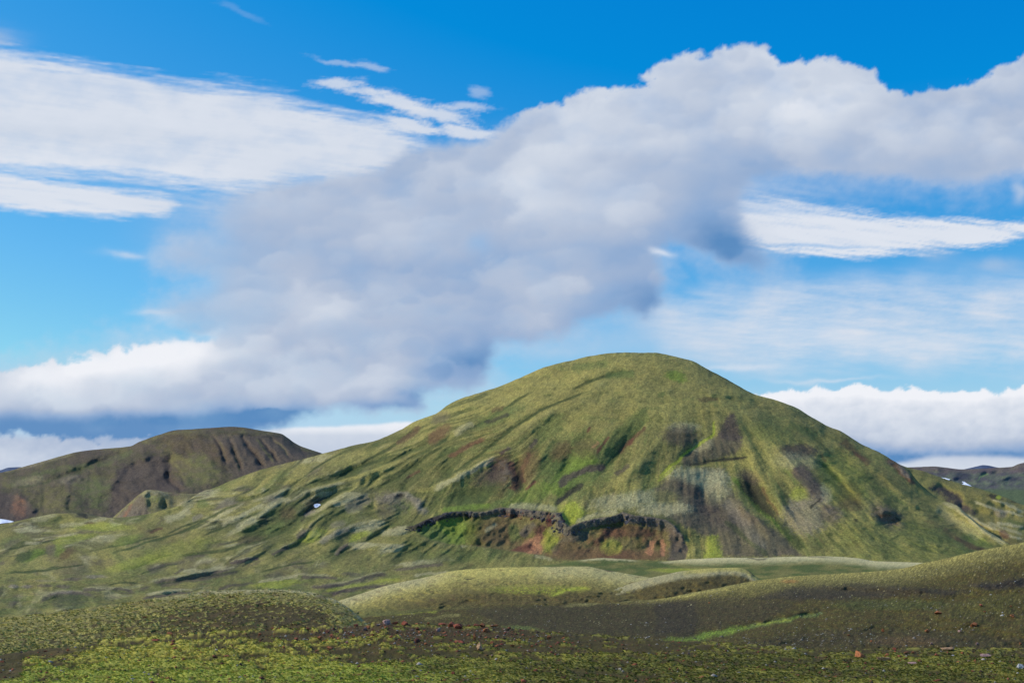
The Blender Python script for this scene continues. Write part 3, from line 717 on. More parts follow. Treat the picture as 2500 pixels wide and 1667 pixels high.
    ('b', 'J', (140, 788, 12, 3.5, 0), 'grey', .9), ('b', 'J', (255, 792, 12, 3.5, 0), 'grey', .9), ('b', 'J', (430, 785, 16, 4, 0), 'gravel', .8), ('b', 'J', (600, 785, 18, 4, 0), 'gravel', .8),
    ('b', 'J', (920, 692, 24, 3.5, 0), 'grey', .8), ('b', 'J', (680, 715, 24, 4, 0), 'gravel', .8), ('b', 'J', (430, 730, 26, 3, 0), 'grey', .5),
    ('b', 'J', (980, 338, 32, 8, -8), 'pale', .85), ('b', 'J', (860, 420, 36, 14, -12), 'olive', .6), ('b', 'J', (310, 372, 18, 4, -5), 'pale', .8), ('b', 'J', (250, 240, 24, 5, -10), 'pale', .8),
    ('b', 'J', (420, 125, 30, 8, -15), 'pale', .7), ('l', 'J', [(540, 215), (640, 205), (760, 195), (900, 150), (1050, 135)], 5, 'pale', .7), ('b', 'J', (1110, 190, 10, 3, 0), 'pale', .8),
    ('b', 'J', (860, 180, 12, 3, 0), 'brown', .8), ('b', 'J', (770, 100, 14, 4, 20), 'black', .8), ('b', 'J', (620, 100, 20, 6, 0), 'olive', .6),
    ('b', 'J', (320, 490, 26, 10, -25), 'vivid', .8), ('b', 'J', (230, 500, 20, 9, -25), 'deep', .9), ('b', 'J', (560, 440, 14, 14, 0), 'vivid', .6), ('b', 'J', (490, 430, 12, 12, 0), 'gravel', .7),
    ('b', 'J', (640, 470, 22, 9, -30), 'brown', .7), ('b', 'J', (850, 265, 30, 6, 0), 'gravel', .5), ('b', 'J', (1000, 220, 60, 9, 0), 'lime', .5), ('b', 'J', (700, 330, 50, 8, -10), 'lime', .5),
    ('b', 'J', (1220, 340, 34, 9, -15), 'vivid', .5), ('l', 'J', [(1430, 275), (1500, 240), (1560, 225)], 3.5, 'brown', .9), ('b', 'J', (1300, 560, 70, 10, -15), 'lime', .4), ('b', 'J', (1700, 440, 80, 18, -15), 'lime', .3),
    ('l', 'J', [(0, 665), (300, 645), (600, 600)], 3, 'deep', .7), ('l', 'J', [(1050, 480), (1350, 390), (1650, 300)], 4, 'deep', .6), ('l', 'J', [(1380, 640), (1550, 590), (1800, 545)], 5, 'purple', .6),
    ('l', 'J', [(0, 930), (300, 900)], 6, 'green', .5), ('l', 'J', [(100, 1000), (500, 960), (900, 940)], 7, 'deep', .4),
]


def apply_paint(F, col, items, brk, amount=1.0):
    jit = rng.normal(0, .28, F.x.shape).astype(np.float32)
    for it in items:
        kind, sh = it[0], it[1]
        k = SHEET[sh][2]
        if kind == 'l':
            m = F.line(at(sh, it[2]), it[3], 0.12); c, a = it[4], it[5]
        elif kind == 'b':
            b = it[2]; x, y = at(sh, [(b[0], b[1])])[0]
            m = F.blob(x, y, b[2] * 1.08, b[3] * 1.12, b[4], 0.75); c, a = it[3], it[4]
        else:
            m = F.poly(at(sh, it[2]), 14); c, a = it[3], it[4]
        m = sstep(0.16, 0.80, m + 0.42 * (brk + jit) * sstep(0, .3, m)) * a * amount * (.88 if c in ('pale', 'grey') else 1)
        col = mix(col, PAL[c], m)
    return col


brk = 0.6 * n3 + 0.6 * nst
n2g = fbm(PX / 120, PY / 60, 3, 181)
for sh, pts, wa, wb, hh in RIDGES:          # dark green lines down the gully floors, pale or yellow ones on the spur crests
    if hh < 0 and max(wa, wb) < 15:
        m = F.line(at(sh, pts), .42 * wa + 1, 0.2, .42 * wb + 1, .45)
        col = mix(col, PAL['deep'] * .8, sstep(.2, .8, m + .3 * brk * (m > .05)) * .8)
    elif hh > 3 and sh in 'IJB':
        m = F.line(at(sh, [(x, y - (6 if sh == 'B' else 9)) for x, y in pts]), .5 * wa + 1, 0.2, .4 * wb + 1, .45)
        col = mix(col, PAL['pale'] if sh != 'B' else PAL['yellow'], sstep(.25, .85, m + .35 * brk * (m > .05)) * .55)
wstp = .3 + .7 * sstep(980, 1110, PY)
col = apply_paint(F, col, PAINT, brk)
col = col * np.exp(.26 * fbm(th * 90, r / 34, 4, 153, .65) * wstp + .30 * 1.25 * fbm(PX / 9, PY / 5, 4, 154, .72))[..., None]
hue_n = fbm(PX / 70, PY / 50, 3, 121)
col = col * (1 + .16 * hue_n[..., None] * np.array([1, .6, 0]))

# scar cover
sc = np.empty(PX.shape + (3,), np.float32); sc[:] = (PAL['brown'] + PAL['olive']) / 2
sc = mix(sc, PAL['red'], sstep(0.0, 0.5, fbm(PX / 30 + PY / 50, PY / 45, 4, 51)) * 0.45)
sc = mix(sc, PAL['soilgreen'], sstep(0.0, 0.45, fbm(PX / 24, PY / 40, 4, 53)) * 0.6)
sc = mix(sc, PAL['tan'], sstep(0.25, 0.6, fbm(PX / 12 + PY / 20, PY / 14, 4, 54)) * 0.4)
sc = sc * 1.1
SCAR = [('b', 'D', (420, 430, 66, 30, 0), 'vivid', .85), ('b', 'D', (300, 460, 30, 18, 20), 'green', .8), ('b', 'D', (640, 440, 26, 26, 0), 'soilgreen', .7),
        ('b', 'D', (780, 440, 40, 24, 0), 'brown', .6), ('b', 'D', (900, 440, 14, 16, 0), 'green', .7), ('l', 'D', [(690, 430), (770, 370)], 5, 'pale', .6),
        ('l', 'D', [(950, 470), (1000, 410), (1060, 380)], 8, 'gravel', .8), ('l', 'D', [(1146, 296), (1148, 350), (1143, 430)], 7, 'dred', 1.0),
        ('b', 'D', (1080, 305, 20, 9, 0), 'dred', .9), ('b', 'D', (880, 300, 20, 10, 0), 'red', .7), ('b', 'D', (1095, 455, 16, 16, 0), 'dred', .9),
        ('p', 'D', [(1060, 460), (1120, 480), (1090, 575), (960, 578), (1000, 520)], 'tan', .75), ('b', 'D', (1030, 540, 20, 16, 0), 'tan', .6), ('b', 'D', (960, 560, 24, 7, -10), 'red', .9),
        ('b', 'D', (1160, 500, 16, 24, 0), 'lime', .6), ('l', 'D', [(1160, 600), (1230, 520), (1330, 470), (1450, 460)], 10, 'gravel', .7), ('b', 'D', (1620, 380, 30, 12, 0), 'soilgreen', .8),
        ('b', 'D', (1700, 425, 56, 12, 5), 'dred', .7), ('b', 'D', (1620, 440, 24, 9, 0), 'red', .7), ('b', 'D', (1530, 490, 20, 10, -40), 'dred', .7), ('b', 'D', (1450, 600, 80, 12, 0), 'red', .45),
        ('b', 'D', (1750, 600, 60, 10, 0), 'red', .5), ('b', 'D', (1590, 545, 20, 14, 0), 'lime', .4), ('l', 'D', [(1890, 490), (1870, 560), (1850, 600)], 7, 'tan', .8),
        ('l', 'D', [(1950, 480), (1970, 530), (1960, 610)], 6, 'tan', .85), ('l', 'D', [(1440, 410), (1560, 380), (1700, 350)], 10, 'soilgreen', .7), ('p', 'D', [(2000, 400), (2120, 460), (2200, 640), (2010, 640), (2030, 520)], 'gravel', .85),
        ('b', 'D', (1290, 560, 30, 16, 0), 'brown', .7), ('b', 'D', (1940, 370, 40, 14, 15), 'gravel', .7), ('b', 'D', (1740, 330, 30, 12, 0), 'gravel', .8), ('b', 'D', (1190, 430, 14, 9, 0), 'olive', .8)]
sc = apply_paint(F, sc, SCAR, 0.7 * rockn + 0.3 * n3)
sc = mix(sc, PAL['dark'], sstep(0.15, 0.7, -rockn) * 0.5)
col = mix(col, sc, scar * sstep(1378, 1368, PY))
rb = sstep(0.25, 0.7, face_band)
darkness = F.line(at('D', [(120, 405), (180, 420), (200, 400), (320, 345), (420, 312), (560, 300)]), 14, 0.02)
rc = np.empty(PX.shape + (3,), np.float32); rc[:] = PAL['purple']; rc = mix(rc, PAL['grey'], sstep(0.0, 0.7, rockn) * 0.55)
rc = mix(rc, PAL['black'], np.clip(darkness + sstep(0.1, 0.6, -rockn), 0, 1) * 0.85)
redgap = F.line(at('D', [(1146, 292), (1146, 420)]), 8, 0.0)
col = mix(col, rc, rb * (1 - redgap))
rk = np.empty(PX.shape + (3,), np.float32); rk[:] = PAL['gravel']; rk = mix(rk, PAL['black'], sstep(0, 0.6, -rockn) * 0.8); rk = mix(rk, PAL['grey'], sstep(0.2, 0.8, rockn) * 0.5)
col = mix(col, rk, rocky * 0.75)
col = mix(col, PAL['green'] * 1.2, .12 * sstep(1000, 1200, PY) * sstep(-.3, .3, n2g))
col = grain(col, PX, PY, 0.42, 3.0)
M_HILL = ground_material('moss_hillside', (0.25, 0.9), 1.1, 0.35)
hill_P = T.P.copy()
hill = structure(grid_mesh('moss_hill', T.P, M_HILL, col), 'big rounded moss-covered hill with a lava-rimmed scar at its foot')
HILL = T

# ================================================================== far left hill with gullied scree face
lh = at('A', [(-300, 770), (0, 703), (140, 665), (300, 620), (520, 562), (680, 540), (880, 520), (940, 492), (1080, 442), (1200, 411), (1330, 405), (1480, 394),
              (1560, 390), (1660, 398), (1760, 415), (1900, 437), (1940, 462), (2000, 503), (2060, 530), (2190, 575), (2400, 640), (2700, 760)])
lh_c = [(p[0], p[1], 2250 - 0.1 * abs(p[0] - 560)) for p in lh]
T = Terrain(cols(-100, 960, 500, (-1500, 1000)), [[(-130, 1330, 1150), (960, 1330, 1150)], [(-130, 1290, 1400), (200, 1280, 1420), (500, 1230, 1500), (960, 1220, 1500)],
                                   [(-130, 1220, 1700), (200, 1180, 1800), (400, 1140, 1850), (560, 1090, 1900), (700, 1110, 1900), (960, 1180, 1900)],
                                   [(p[0], p[1] + 14, p[2] - 130) for p in lh_c],
                                   lh_c, [(p[0], p[1] + 60, p[2] * 1.15) for p in lh_c], [(p[0], 1262, p[2] * 1.5) for p in lh_c]], 190, 4, rough=1.2, seed=5)
PX, PY = T.PX, T.PY
F = Field(PX, PY)
u = PX - 0.45 * (PY - 1040) * sstep(200, 600, PX)
H = 9 * fbm(PX / 120, PY / 70, 4, 3) + 2.2 * fbm(u / 26, PY / 70, 4, 4, 0.6) + 1.2 * fbm(u / 9, PY / 20, 4, 6, 0.6)
for pts, w, h in [([(1440, 440), (1480, 520), (1520, 600), (1530, 650)], 4.5, -10), ([(1545, 450), (1580, 560), (1640, 700)], 4.5, -10), ([(1630, 450), (1700, 560), (1790, 680)], 5, -12),
                  ([(1740, 460), (1800, 540), (1890, 640)], 4.5, -10), ([(1830, 455), (1900, 530), (1980, 610)], 4, -8), ([(1110, 700), (1160, 760), (1230, 830)], 5, -10),
                  ([(1200, 700), (1260, 780)], 4, -6), ([(60, 800), (400, 740), (700, 620), (940, 530)], 8, -9), ([(480, 860), (470, 960)], 7, -8), ([(100, 860), (200, 900), (240, 990)], 8, 8),
                  ([(1420, 432), (1600, 428), (1760, 442), (1910, 448)], 6, 10), ([(420, 760), (520, 730), (560, 760)], 8, 7), ([(1030, 570), (900, 600), (800, 680), (720, 850)], 14, 10),
                  ([(1150, 570), (1140, 680), (1180, 800)], 10, -9), ([(2030, 560), (2080, 600)], 4, -6)]:
    H += h * .55 * F.line(at('A', pts), w, 0.15)
T.carve(H * sstep(-0.2, 1, (PY - lh_c[0][1] * 0 - np.interp(PX[0], [p[0] for p in lh_c], [p[1] for p in lh_c])[None, :]) / 12))
n3 = fbm(PX / 12, PY / 8, 4, 31, 0.6); ns = fbm(u / 9, PY / 60, 4, 32, 0.6)
col = np.empty(PX.shape + (3,), np.float32); col[:] = lin((88, 84, 50)) * .85
col = mix(col, PAL['olive'], sstep(-0.1, 0.4, fbm(PX / 50, PY / 30, 4, 34)) * .7)
col = mix(col, PAL['gravel'], sstep(0.0, 0.4, fbm(PX / 60, PY / 40, 4, 35) + .3 * n3) * .7)
LP = [('p', 'A', [(1420, 445), (1900, 450), (2080, 590), (1800, 700), (1640, 730), (1520, 640)], 'gravel', .85), ('l', 'A', [(1480, 470), (1530, 640)], 3, 'olive', .6), ('l', 'A', [(1560, 500), (1620, 700)], 3, 'green', .5),
      ('l', 'A', [(1720, 460), (1850, 640)], 3, 'olive', .8), ('l', 'A', [(1850, 470), (1960, 590)], 3, 'olive', .6), ('b', 'A', (1330, 540, 80, 30, 20), 'brown', .5),
      ('p', 'A', [(1150, 560), (1250, 600), (1400, 600), (1500, 720), (1390, 820), (1260, 720), (1140, 640)], 'olive', .8), ('b', 'A', (1380, 650, 40, 20, 40), 'green', .5),
      ('p', 'A', [(800, 680), (1000, 590), (1140, 580), (1150, 700), (1250, 830), (1100, 840), (760, 990), (690, 900)], 'purple', .85), ('b', 'A', (900, 690, 40, 18, -20), 'gravel', .7),
      ('b', 'A', (760, 570, 30, 12, -10), 'olive', .7), ('b', 'A', (600, 600, 60, 14, -10), 'purple', .6), ('l', 'A', [(0, 800), (300, 700), (700, 640), (950, 530)], 8, 'green', .6),
      ('l', 'A', [(60, 810), (300, 770), (560, 690), (780, 600)], 5, 'deep', .7), ('b', 'A', (200, 760, 36, 8, -12), 'pale', .6), ('b', 'A', (480, 750, 26, 10, -10), 'grey', .75),
      ('b', 'A', (620, 790, 40, 20, 0), 'green', .7), ('b', 'A', (340, 880, 50, 30, 0), 'olive', .75), ('b', 'A', (500, 920, 24, 26, 0), 'deep', .8), ('b', 'A', (660, 860, 26, 26, 0), 'green', .7),
      ('l', 'A', [(0, 700), (140, 665), (300, 620), (520, 562)], 6, 'pale', .5), ('p', 'A', [(-60, 840), (150, 850), (260, 980), (100, 1060), (-60, 1060)], 'purple', .95), ('b', 'A', (125, 930, 16, 24, -10), 'tan', .75),
      ('b', 'A', (60, 880, 24, 10, 0), 'gravel', .7), ('b', 'A', (1330, 770, 30, 22, 30), 'green', .4), ('b', 'A', (1130, 700, 5, 5, 0), 'black', .9), ('l', 'A', [(1180, 760), (1300, 830), (1440, 790)], 10, 'purple', .5),
      ('l', 'A', [(940, 500), (1080, 455), (1200, 425), (1350, 425)], 4, 'olive', .6), ('l', 'A', [(1400, 405), (1700, 410)], 3, 'brown', .5), ('l', 'A', [(1900, 445), (1990, 510), (2080, 600)], 8, 'purple', .5)]
col = apply_paint(F, col, LP, 0.6 * n3 + 0.6 * ns)
col = mix(col, PAL['gravel'], .25 + .35 * sstep(-.2, .3, fbm(PX / 22, PY / 14, 4, 141))) * .9
for pts in [[(1450, 460), (1530, 660)], [(1550, 480), (1640, 700)], [(1635, 460), (1790, 680)], [(1745, 470), (1880, 640)]]:
    col = mix(col, PAL['dark'], F.line(at('A', pts), 2.2, 0.1) * .75)
col = grain(col, PX, PY, 0.35, 3.0)
M_FAR = ground_material('far_hillside', (0.06, 0.25), 3.0, 0.2)
structure(grid_mesh('gullied_hill', T.P, M_FAR, col), 'far flat-topped hill with dark gullied scree face')
LEFT = T

# small steep knoll in front of it, scree on its left
kn = [(220, 1310, 930), (270, 1268, 930), (300, 1240, 930), (325, 1219, 930), (345, 1203, 925), (361, 1195, 920), (379, 1196, 920), (430, 1204, 930), (481, 1205, 950), (517, 1196, 985), (560, 1182, 1010), (620, 1170, 1040)]
T = Terrain(cols(230, 620, 190), [[(200, 1310, 800), (700, 1310, 800)], [(200, 1290, 830), (300, 1272, 850), (450, 1262, 850), (620, 1250, 900)], [(p[0], p[1] + 12, p[2] - 22) for p in kn], kn,
                                  [(p[0], p[1] + 40, p[2] * 1.12) for p in kn], [(p[0], 1300, p[2] * 1.3) for p in kn]], 70, 3, rough=0.8, seed=9)
PX, PY = T.PX, T.PY; F = Field(PX, PY)
nr = fbm(PX / 7 + PY / 20, PY / 9, 4, 92, 0.65, ridge=True)
H = 3 * fbm(PX / 40, PY / 25, 4, 3) + 1.5 * nr * sstep(400, 350, PX) + 4 * F.line(at('A', [(1000, 820), (960, 860), (1000, 930)]), 6) + 4 * F.line(at('A', [(1200, 930), (1260, 900), (1310, 910)]), 8) - 4 * F.line(at('A', [(1130, 950), (1100, 900)]), 7)
T.carve(H * sstep(-3, 12, PY - np.interp(PX[0], [p[0] for p in kn], [p[1] for p in kn])[None, :]))
col = np.empty(PX.shape + (3,), np.float32); col[:] = PAL['olive']; n3 = fbm(PX / 10, PY / 7, 4, 31, 0.6)
col = mix(col, PAL['gravel'], F.poly(at('A', [(700, 1080), (790, 1000), (950, 850), (985, 880), (1000, 960), (1040, 1040)]), 5) * .9)
col = mix(col, PAL['pale'], sstep(-.4, .6, n3) * F.poly(at('A', [(940, 850), (1000, 800), (1200, 820), (1240, 845), (1080, 870), (990, 880)]), 4) * .9)
col = apply_paint(F, col, [('l', 'A', [(830, 1010), (860, 960), (890, 900)], 4, 'rust', .45), ('b', 'A', (1040, 880, 16, 8, 0), 'lime', .3), ('b', 'A', (1100, 950, 20, 12, 0), 'deep', .5), ('l', 'A', [(1190, 930), (1260, 900), (1320, 910)], 6, 'pale', .8), ('b', 'A', (1180, 850, 14, 4, 0), 'brown', .7), ('b', 'A', (1400, 890, 40, 9, 0), 'green', .6), ('l', 'A', [(1430, 830), (1550, 770), (1650, 735)], 9, 'olive', .8)], n3)
col = mix(col, PAL['grey'], .35 * sstep(.0, .6, nr))
col = mix(col, PAL['dark'], sstep(0.1, 0.7, -nr) * sstep(400, 350, PX) * .6)
col = grain(col, PX, PY, 0.35, 3.0)
structure(grid_mesh('scree_knoll', T.P, M_HILL, col), 'small steep knoll with grey scree on its left side')

# ================================================================== right shoulder behind the big hill
rs = [(2080, 1100, 1350), (2180, 1124, 1380), (2201, 1134, 1390), (2251, 1149, 1400), (2308, 1168, 1380), (2373, 1187, 1350), (2434, 1205, 1300), (2500, 1232, 1250), (2640, 1262, 1200)]
T = Terrain(cols(2080, 2560, 240, (2000, 3900)), [[(2080, 1400, 720), (2640, 1400, 720)], [(2080, 1340, 850), (2640, 1345, 850)], [(2080, 1210, 1150), (2300, 1245, 1120), (2640, 1300, 1050)], rs,
                                    [(p[0], p[1] + 40, p[2] * 1.15) for p in rs], [(p[0], 1270, p[2] * 1.5) for p in rs]], 120, 3, rough=0.8, seed=11)
PX, PY = T.PX, T.PY; F = Field(PX, PY)
H = 4 * fbm(PX / 60, PY / 40, 4, 3) + .7 * fbm(PX / 12, PY / 8, 4, 5)
RS = [([(760, 560), (900, 640), (1000, 720), (1100, 780), (1180, 900), (1300, 1010)], 7, 9, -14), ([(1300, 820), (1450, 880), (1580, 950), (1700, 970), (1900, 1000), (2050, 1060)], 8, 6, 10),
      ([(1560, 780), (1700, 840), (1850, 900), (2050, 1000)], 6, 6, 8), ([(1500, 830), (1600, 900), (1750, 930), (1860, 990)], 5, 6, -8), ([(1150, 1000), (1300, 1060), (1450, 1130), (1600, 1230), (1800, 1300), (2050, 1400)], 6, 6, 9),
      ([(1200, 1050), (1350, 1150), (1500, 1240), (1700, 1340)], 7, 7, -9), ([(1600, 1130), (1750, 1150), (1900, 1190), (2060, 1210)], 7, 6, 8), ([(1480, 1130), (1700, 1200), (1900, 1280), (2060, 1310)], 6, 6, 7), ([(1300, 960), (1500, 1040), (1700, 1120)], 8, 10, -7),
      ([(700, 640), (900, 780), (1000, 860)], 6, 6, -6)]
for pts, wa, wb, h in RS:
    H += h * .3 * F.line(at('H', pts), wa * 1.3, 0.25, wb * 1.3)
T.carve(H)
n3 = fbm(PX / 12, PY / 8, 4, 31, 0.6)
th, r = streak_coords(PX, PY)
col = moss_base(PX, PY, th, r, 4) * 0.9
RP = [('p', 'H', [(760, 600), (900, 620), (1100, 760), (1220, 880), (1350, 1010), (1150, 980), (1000, 840), (850, 740), (700, 640)], 'purple', .9), ('l', 'H', [(1300, 820), (1450, 880), (1600, 950), (1850, 985), (2050, 1055)], 4, 'pale', .9),
      ('l', 'H', [(1550, 780), (1800, 880), (2050, 1000)], 4, 'pale', .8), ('l', 'H', [(1150, 1000), (1350, 1080), (1550, 1190), (1750, 1280), (2050, 1400)], 4, 'pale', .9), ('l', 'H', [(1620, 1130), (1850, 1170), (2050, 1200)], 5, 'pale', .9),
      ('l', 'H', [(1480, 1120), (1750, 1220), (2050, 1310)], 4, 'pale', .7), ('l', 'H', [(1200, 1060), (1350, 1150), (1480, 1220)], 6, 'purple', .9), ('l', 'H', [(1600, 900), (1500, 840)], 6, 'deep', .8), ('b', 'H', (1700, 1000, 18, 8, 10), 'grey', .7),
      ('b', 'H', (1750, 1300, 14, 8, 30), 'dred', .7), ('b', 'H', (1620, 770, 16, 5, 10), 'black', .8), ('b', 'H', (1680, 770, 6, 4, 0), 'lime', .9), ('b', 'H', (1950, 830, 16, 5, 0), 'black', .5), ('l', 'H', [(600, 430), (1000, 570), (1400, 690)], 8, 'olive', .5)]
col = apply_paint(F, col, RP, n3)
col = grain(col, PX, PY, 0.35, 3.0)
structure(grid_mesh('ridged_slope', T.P, M_HILL, col), 'ridged green slope with pale crests behind the big hill, right')

# plain and hills beyond, right
pl = [(2000, 1150, 3900), (2150, 1140, 4000), (2224, 1139, 4000), (2281, 1137, 4000), (2310, 1140, 4050), (2350, 1144, 4100), (2404, 1142, 4100), (2440, 1140, 4100), (2469, 1138, 4100), (2485, 1132, 4100), (2500, 1128, 4100), (2560, 1112, 4100), (2650, 1120, 4100), (2760, 1140, 4100)]
T = Terrain(cols(2000, 2560, 210, (1900, 3900)), [[(2000, 1300, 1000), (2700, 1300, 1000)], [(2000, 1225, 1900), (2700, 1225, 1900)], [(2000, 1192, 2900), (2700, 1191, 2900)], [(2000, 1165, 3400), (2700, 1163, 3400)], pl,
                                    [(p[0], p[1] + 25, p[2] * 1.1) for p in pl], [(p[0], 1215, p[2] * 1.4) for p in pl]], 90, 4, rough=0.8, seed=13)
PX, PY = T.PX, T.PY; F = Field(PX, PY)
H = 26 * fbm(PX / 50, PY / 22, 4, 3) * sstep(1196, 1180, PY) + 7 * fbm(PX / 10, PY / 6, 4, 5) * sstep(1196, 1180, PY) - 20 * F.line(at('H', [(1700, 420), (1500, 450), (1370, 540)]), 5) + 16 * F.line(at('H', [(1900, 500), (1700, 520), (1500, 600)]), 6)
T.carve(H)
n3 = fbm(PX / 9, PY / 5, 4, 31, 0.6)
col = np.empty(PX.shape + (3,), np.float32); col[:] = lin((92, 94, 78))
col = mix(col, lin((84, 76, 78)), sstep(-.2, .3, fbm(PX / 30, PY / 10, 4, 36) + .3 * n3) * .8)
col = mix(col, lin((112, 120, 80)), sstep(0, .5, fbm(PX / 24, PY / 9, 4, 37) + .3 * n3) * .7)
col = mix(col, lin((88, 100, 58)), sstep(1190, 1198, PY) * .8)
col = mix(col, lin((104, 84, 78)), sstep(1160, 1146, PY) * .6)
col = mix(col, lin((60, 58, 66)), F.blob(*at('H', [(1150, 490)])[0], 22, 9, 0) * .7)
col = mix(col, lin((112, 138, 74)), F.line(at('H', [(1560, 430), (1420, 490), (1360, 550)]), 2.0) * .7)
col = grain(col, PX, PY, 0.3, 3.0)
M_DIST = ground_material('distant_ground', (0.02, 0.08), 6.0, 0.15)
structure(grid_mesh('distant_hills', T.P, M_DIST, col), 'low mottled hills and plain far off on the right')
DIST = T

for nm, pts, d, sd in [('blue_peak', [(2280, 1165), (2330, 1150), (2365, 1142), (2385, 1137), (2400, 1134), (2412, 1135), (2430, 1139), (2460, 1144), (2520, 1160)], 9000, 21),
                       ('blue_mountain', [(-200, 1180), (-60, 1152), (0, 1147), (22, 1140), (50, 1139), (72, 1146), (110, 1165)], 7000, 23)]:
    pp = [(p[0], p[1], d) for p in pts]
    T = Terrain(cols(pts[0][0], pts[-1][0], 70), [[(p[0], 1200, d * .75) for p in pp], [(p[0], p[1] + 8, d * .93) for p in pp], pp, [(p[0], 1205, d * 1.2) for p in pp]], 24, 2, rough=0.5, seed=sd)
    T.carve(30 * fbm(T.PX / 20, T.PY / 10, 4, sd))
    col = np.empty(T.PX.shape + (3,), np.float32); col[:] = lin((72, 82, 104)); col = grain(col, T.PX, T.PY, .15, 5)  # bluish tint of distant haze put into the base colour
    structure(grid_mesh(nm, T.P, M_DIST, col), 'dark blue mountain top far on the horizon')

# ================================================================== valley ground, reaching the horizon under everything
n = 70
rr = np.geomspace(1.0, 40000, 90)[:, None]; aa = np.linspace(0, 2 * np.pi, n + 1)[None, :]
Xg, Yg = rr * np.sin(aa), rr * np.cos(aa)
Zg = -np.interp(rr, [0, 17, 34, 60, 90, 140, 300, 600, 1500, 40000], [2.2, 5.9, 7.8, 11.6, 14.5, 18.5, 38.5, 45, 62, 75]) + 0 * aa
col = np.empty(Xg.shape + (3,), np.float32); col[:] = PAL['olive']; col = mix(col, PAL['soilgreen'], sstep(-.2, .4, fbm(Xg / 300, Yg / 300, 4, 2)))
structure(grid_mesh('valley_ground', np.stack([Xg, Yg, Zg], -1)[:, ::-1], M_HILL, col), 'mossy ground stretching to the horizon')

# ================================================================== pale moraine ridge at the hill's foot
mr = [(1180, 1400, 470), (1300, 1384, 480), (1404, 1367, 490), (1440, 1363, 490), (1470, 1361, 490), (1530, 1364, 490), (1590, 1368, 495), (1623, 1369, 500), (1676, 1364, 505), (1780, 1360, 510), (1860, 1360, 510), (1914, 1358, 510), (2002, 1356, 510),
      (2050, 1358, 510), (2090, 1361, 505), (2136, 1369, 500), (2193, 1371, 495), (2258, 1373, 490), (2350, 1380, 480), (2500, 1400, 470)]
T = Terrain(cols(1180, 2500, 560), [[(1180, 1470, 300), (2500, 1450, 300)], [(1180, 1430, 360), (1500, 1412, 370), (1800, 1412, 370), (2500, 1430, 370)], [(1180, 1412, 420), (1404, 1384, 440), (1590, 1388, 440), (1800, 1376, 450), (2100, 1382, 450), (2500, 1412, 430)], mr,
                                    [(p[0], p[1] + 14, p[2] * 1.08) for p in mr], [(p[0], p[1] + 30, p[2] * 1.2) for p in mr]], 70, 3, rough=0.5, seed=15)
PX, PY = T.PX, T.PY; F = Field(PX, PY)
T.carve(1.2 * fbm(PX / 60, PY / 12, 4, 3) + .3 * fbm(PX / 9, PY / 4, 4, 5) + .9 * F.line([(1740, 1366), (1830, 1362), (1900, 1364)], 4))
n3 = fbm(PX / 12, PY / 5, 4, 31, 0.6)
col = np.empty(PX.shape + (3,), np.float32); col[:] = PAL['green'] * .8
col = mix(col, PAL['olive'], sstep(-.2, .3, fbm(PX / 60, PY / 10, 4, 31)) * .8)
crest_y = np.interp(PX[0], [p[0] for p in mr], [p[1] for p in mr])[None, :]
palew = sstep(1400, 1440, PX) * (1 - 0.999 * F.blob(1585, 1366, 34, 14, 0)) * np.interp(PX, [1400, 1440, 1560, 1650, 1700, 2300], [.5, .9, .7, .8, 1, 1])
col = mix(col, PAL['pale'] * 1.3, sstep(np.interp(PX, [1400, 1620, 1700, 2300], [7, 8, 22, 26]), 2, PY - crest_y + 5 * n3) * palew)
col = mix(col, PAL['dark'], F.line([(1815, 1361), (1850, 1366), (1880, 1362)], 2.2) * .8 + F.line([(1915, 1358), (2000, 1358), (2040, 1364)], 1.5) * .6)
col = mix(col, PAL['lime'], F.blob(1650, 1391, 60, 5, 0) * .5)
col = grain(col, PX, PY, 0.3, 3.0)
M_NEAR = ground_material('moss_moraine', (0.9, 3.5), 0.3, 0.3)
structure(grid_mesh('pale_ridge', T.P, M_NEAR, col), 'low pale moss ridge along the foot of the big hill')

# ================================================================== the two rounded mounds
def mound(name, label, crest, front, foot, ncol, nrow, seed, paint):
    T = Terrain(cols(crest[0][0], crest[-1][0], ncol), [foot, front, crest, [(p[0], p[1] + 10, p[2] * 1.12) for p in crest], [(p[0], p[1] + 40, p[2] * 1.35) for p in crest]], nrow, 2, rough=0.8, seed=seed)
    F = Field(T.PX, T.PY)
    T.carve(1.1 * fbm(T.PX / 70, T.PY / 22, 4, seed) + .35 * fbm(T.PX / 12, T.PY / 6, 4, seed + 1) + .30 * fbm(T.PX / 4, T.PY / 2.4, 3, seed + 2, .7) + .5 * fbm(T.PX / 30, T.PY / 9, 4, seed + 5, .6, ridge=True))
    col = paint(T, F)
    structure(grid_mesh(name, T.P, M_NEAR, col), label)
    return T


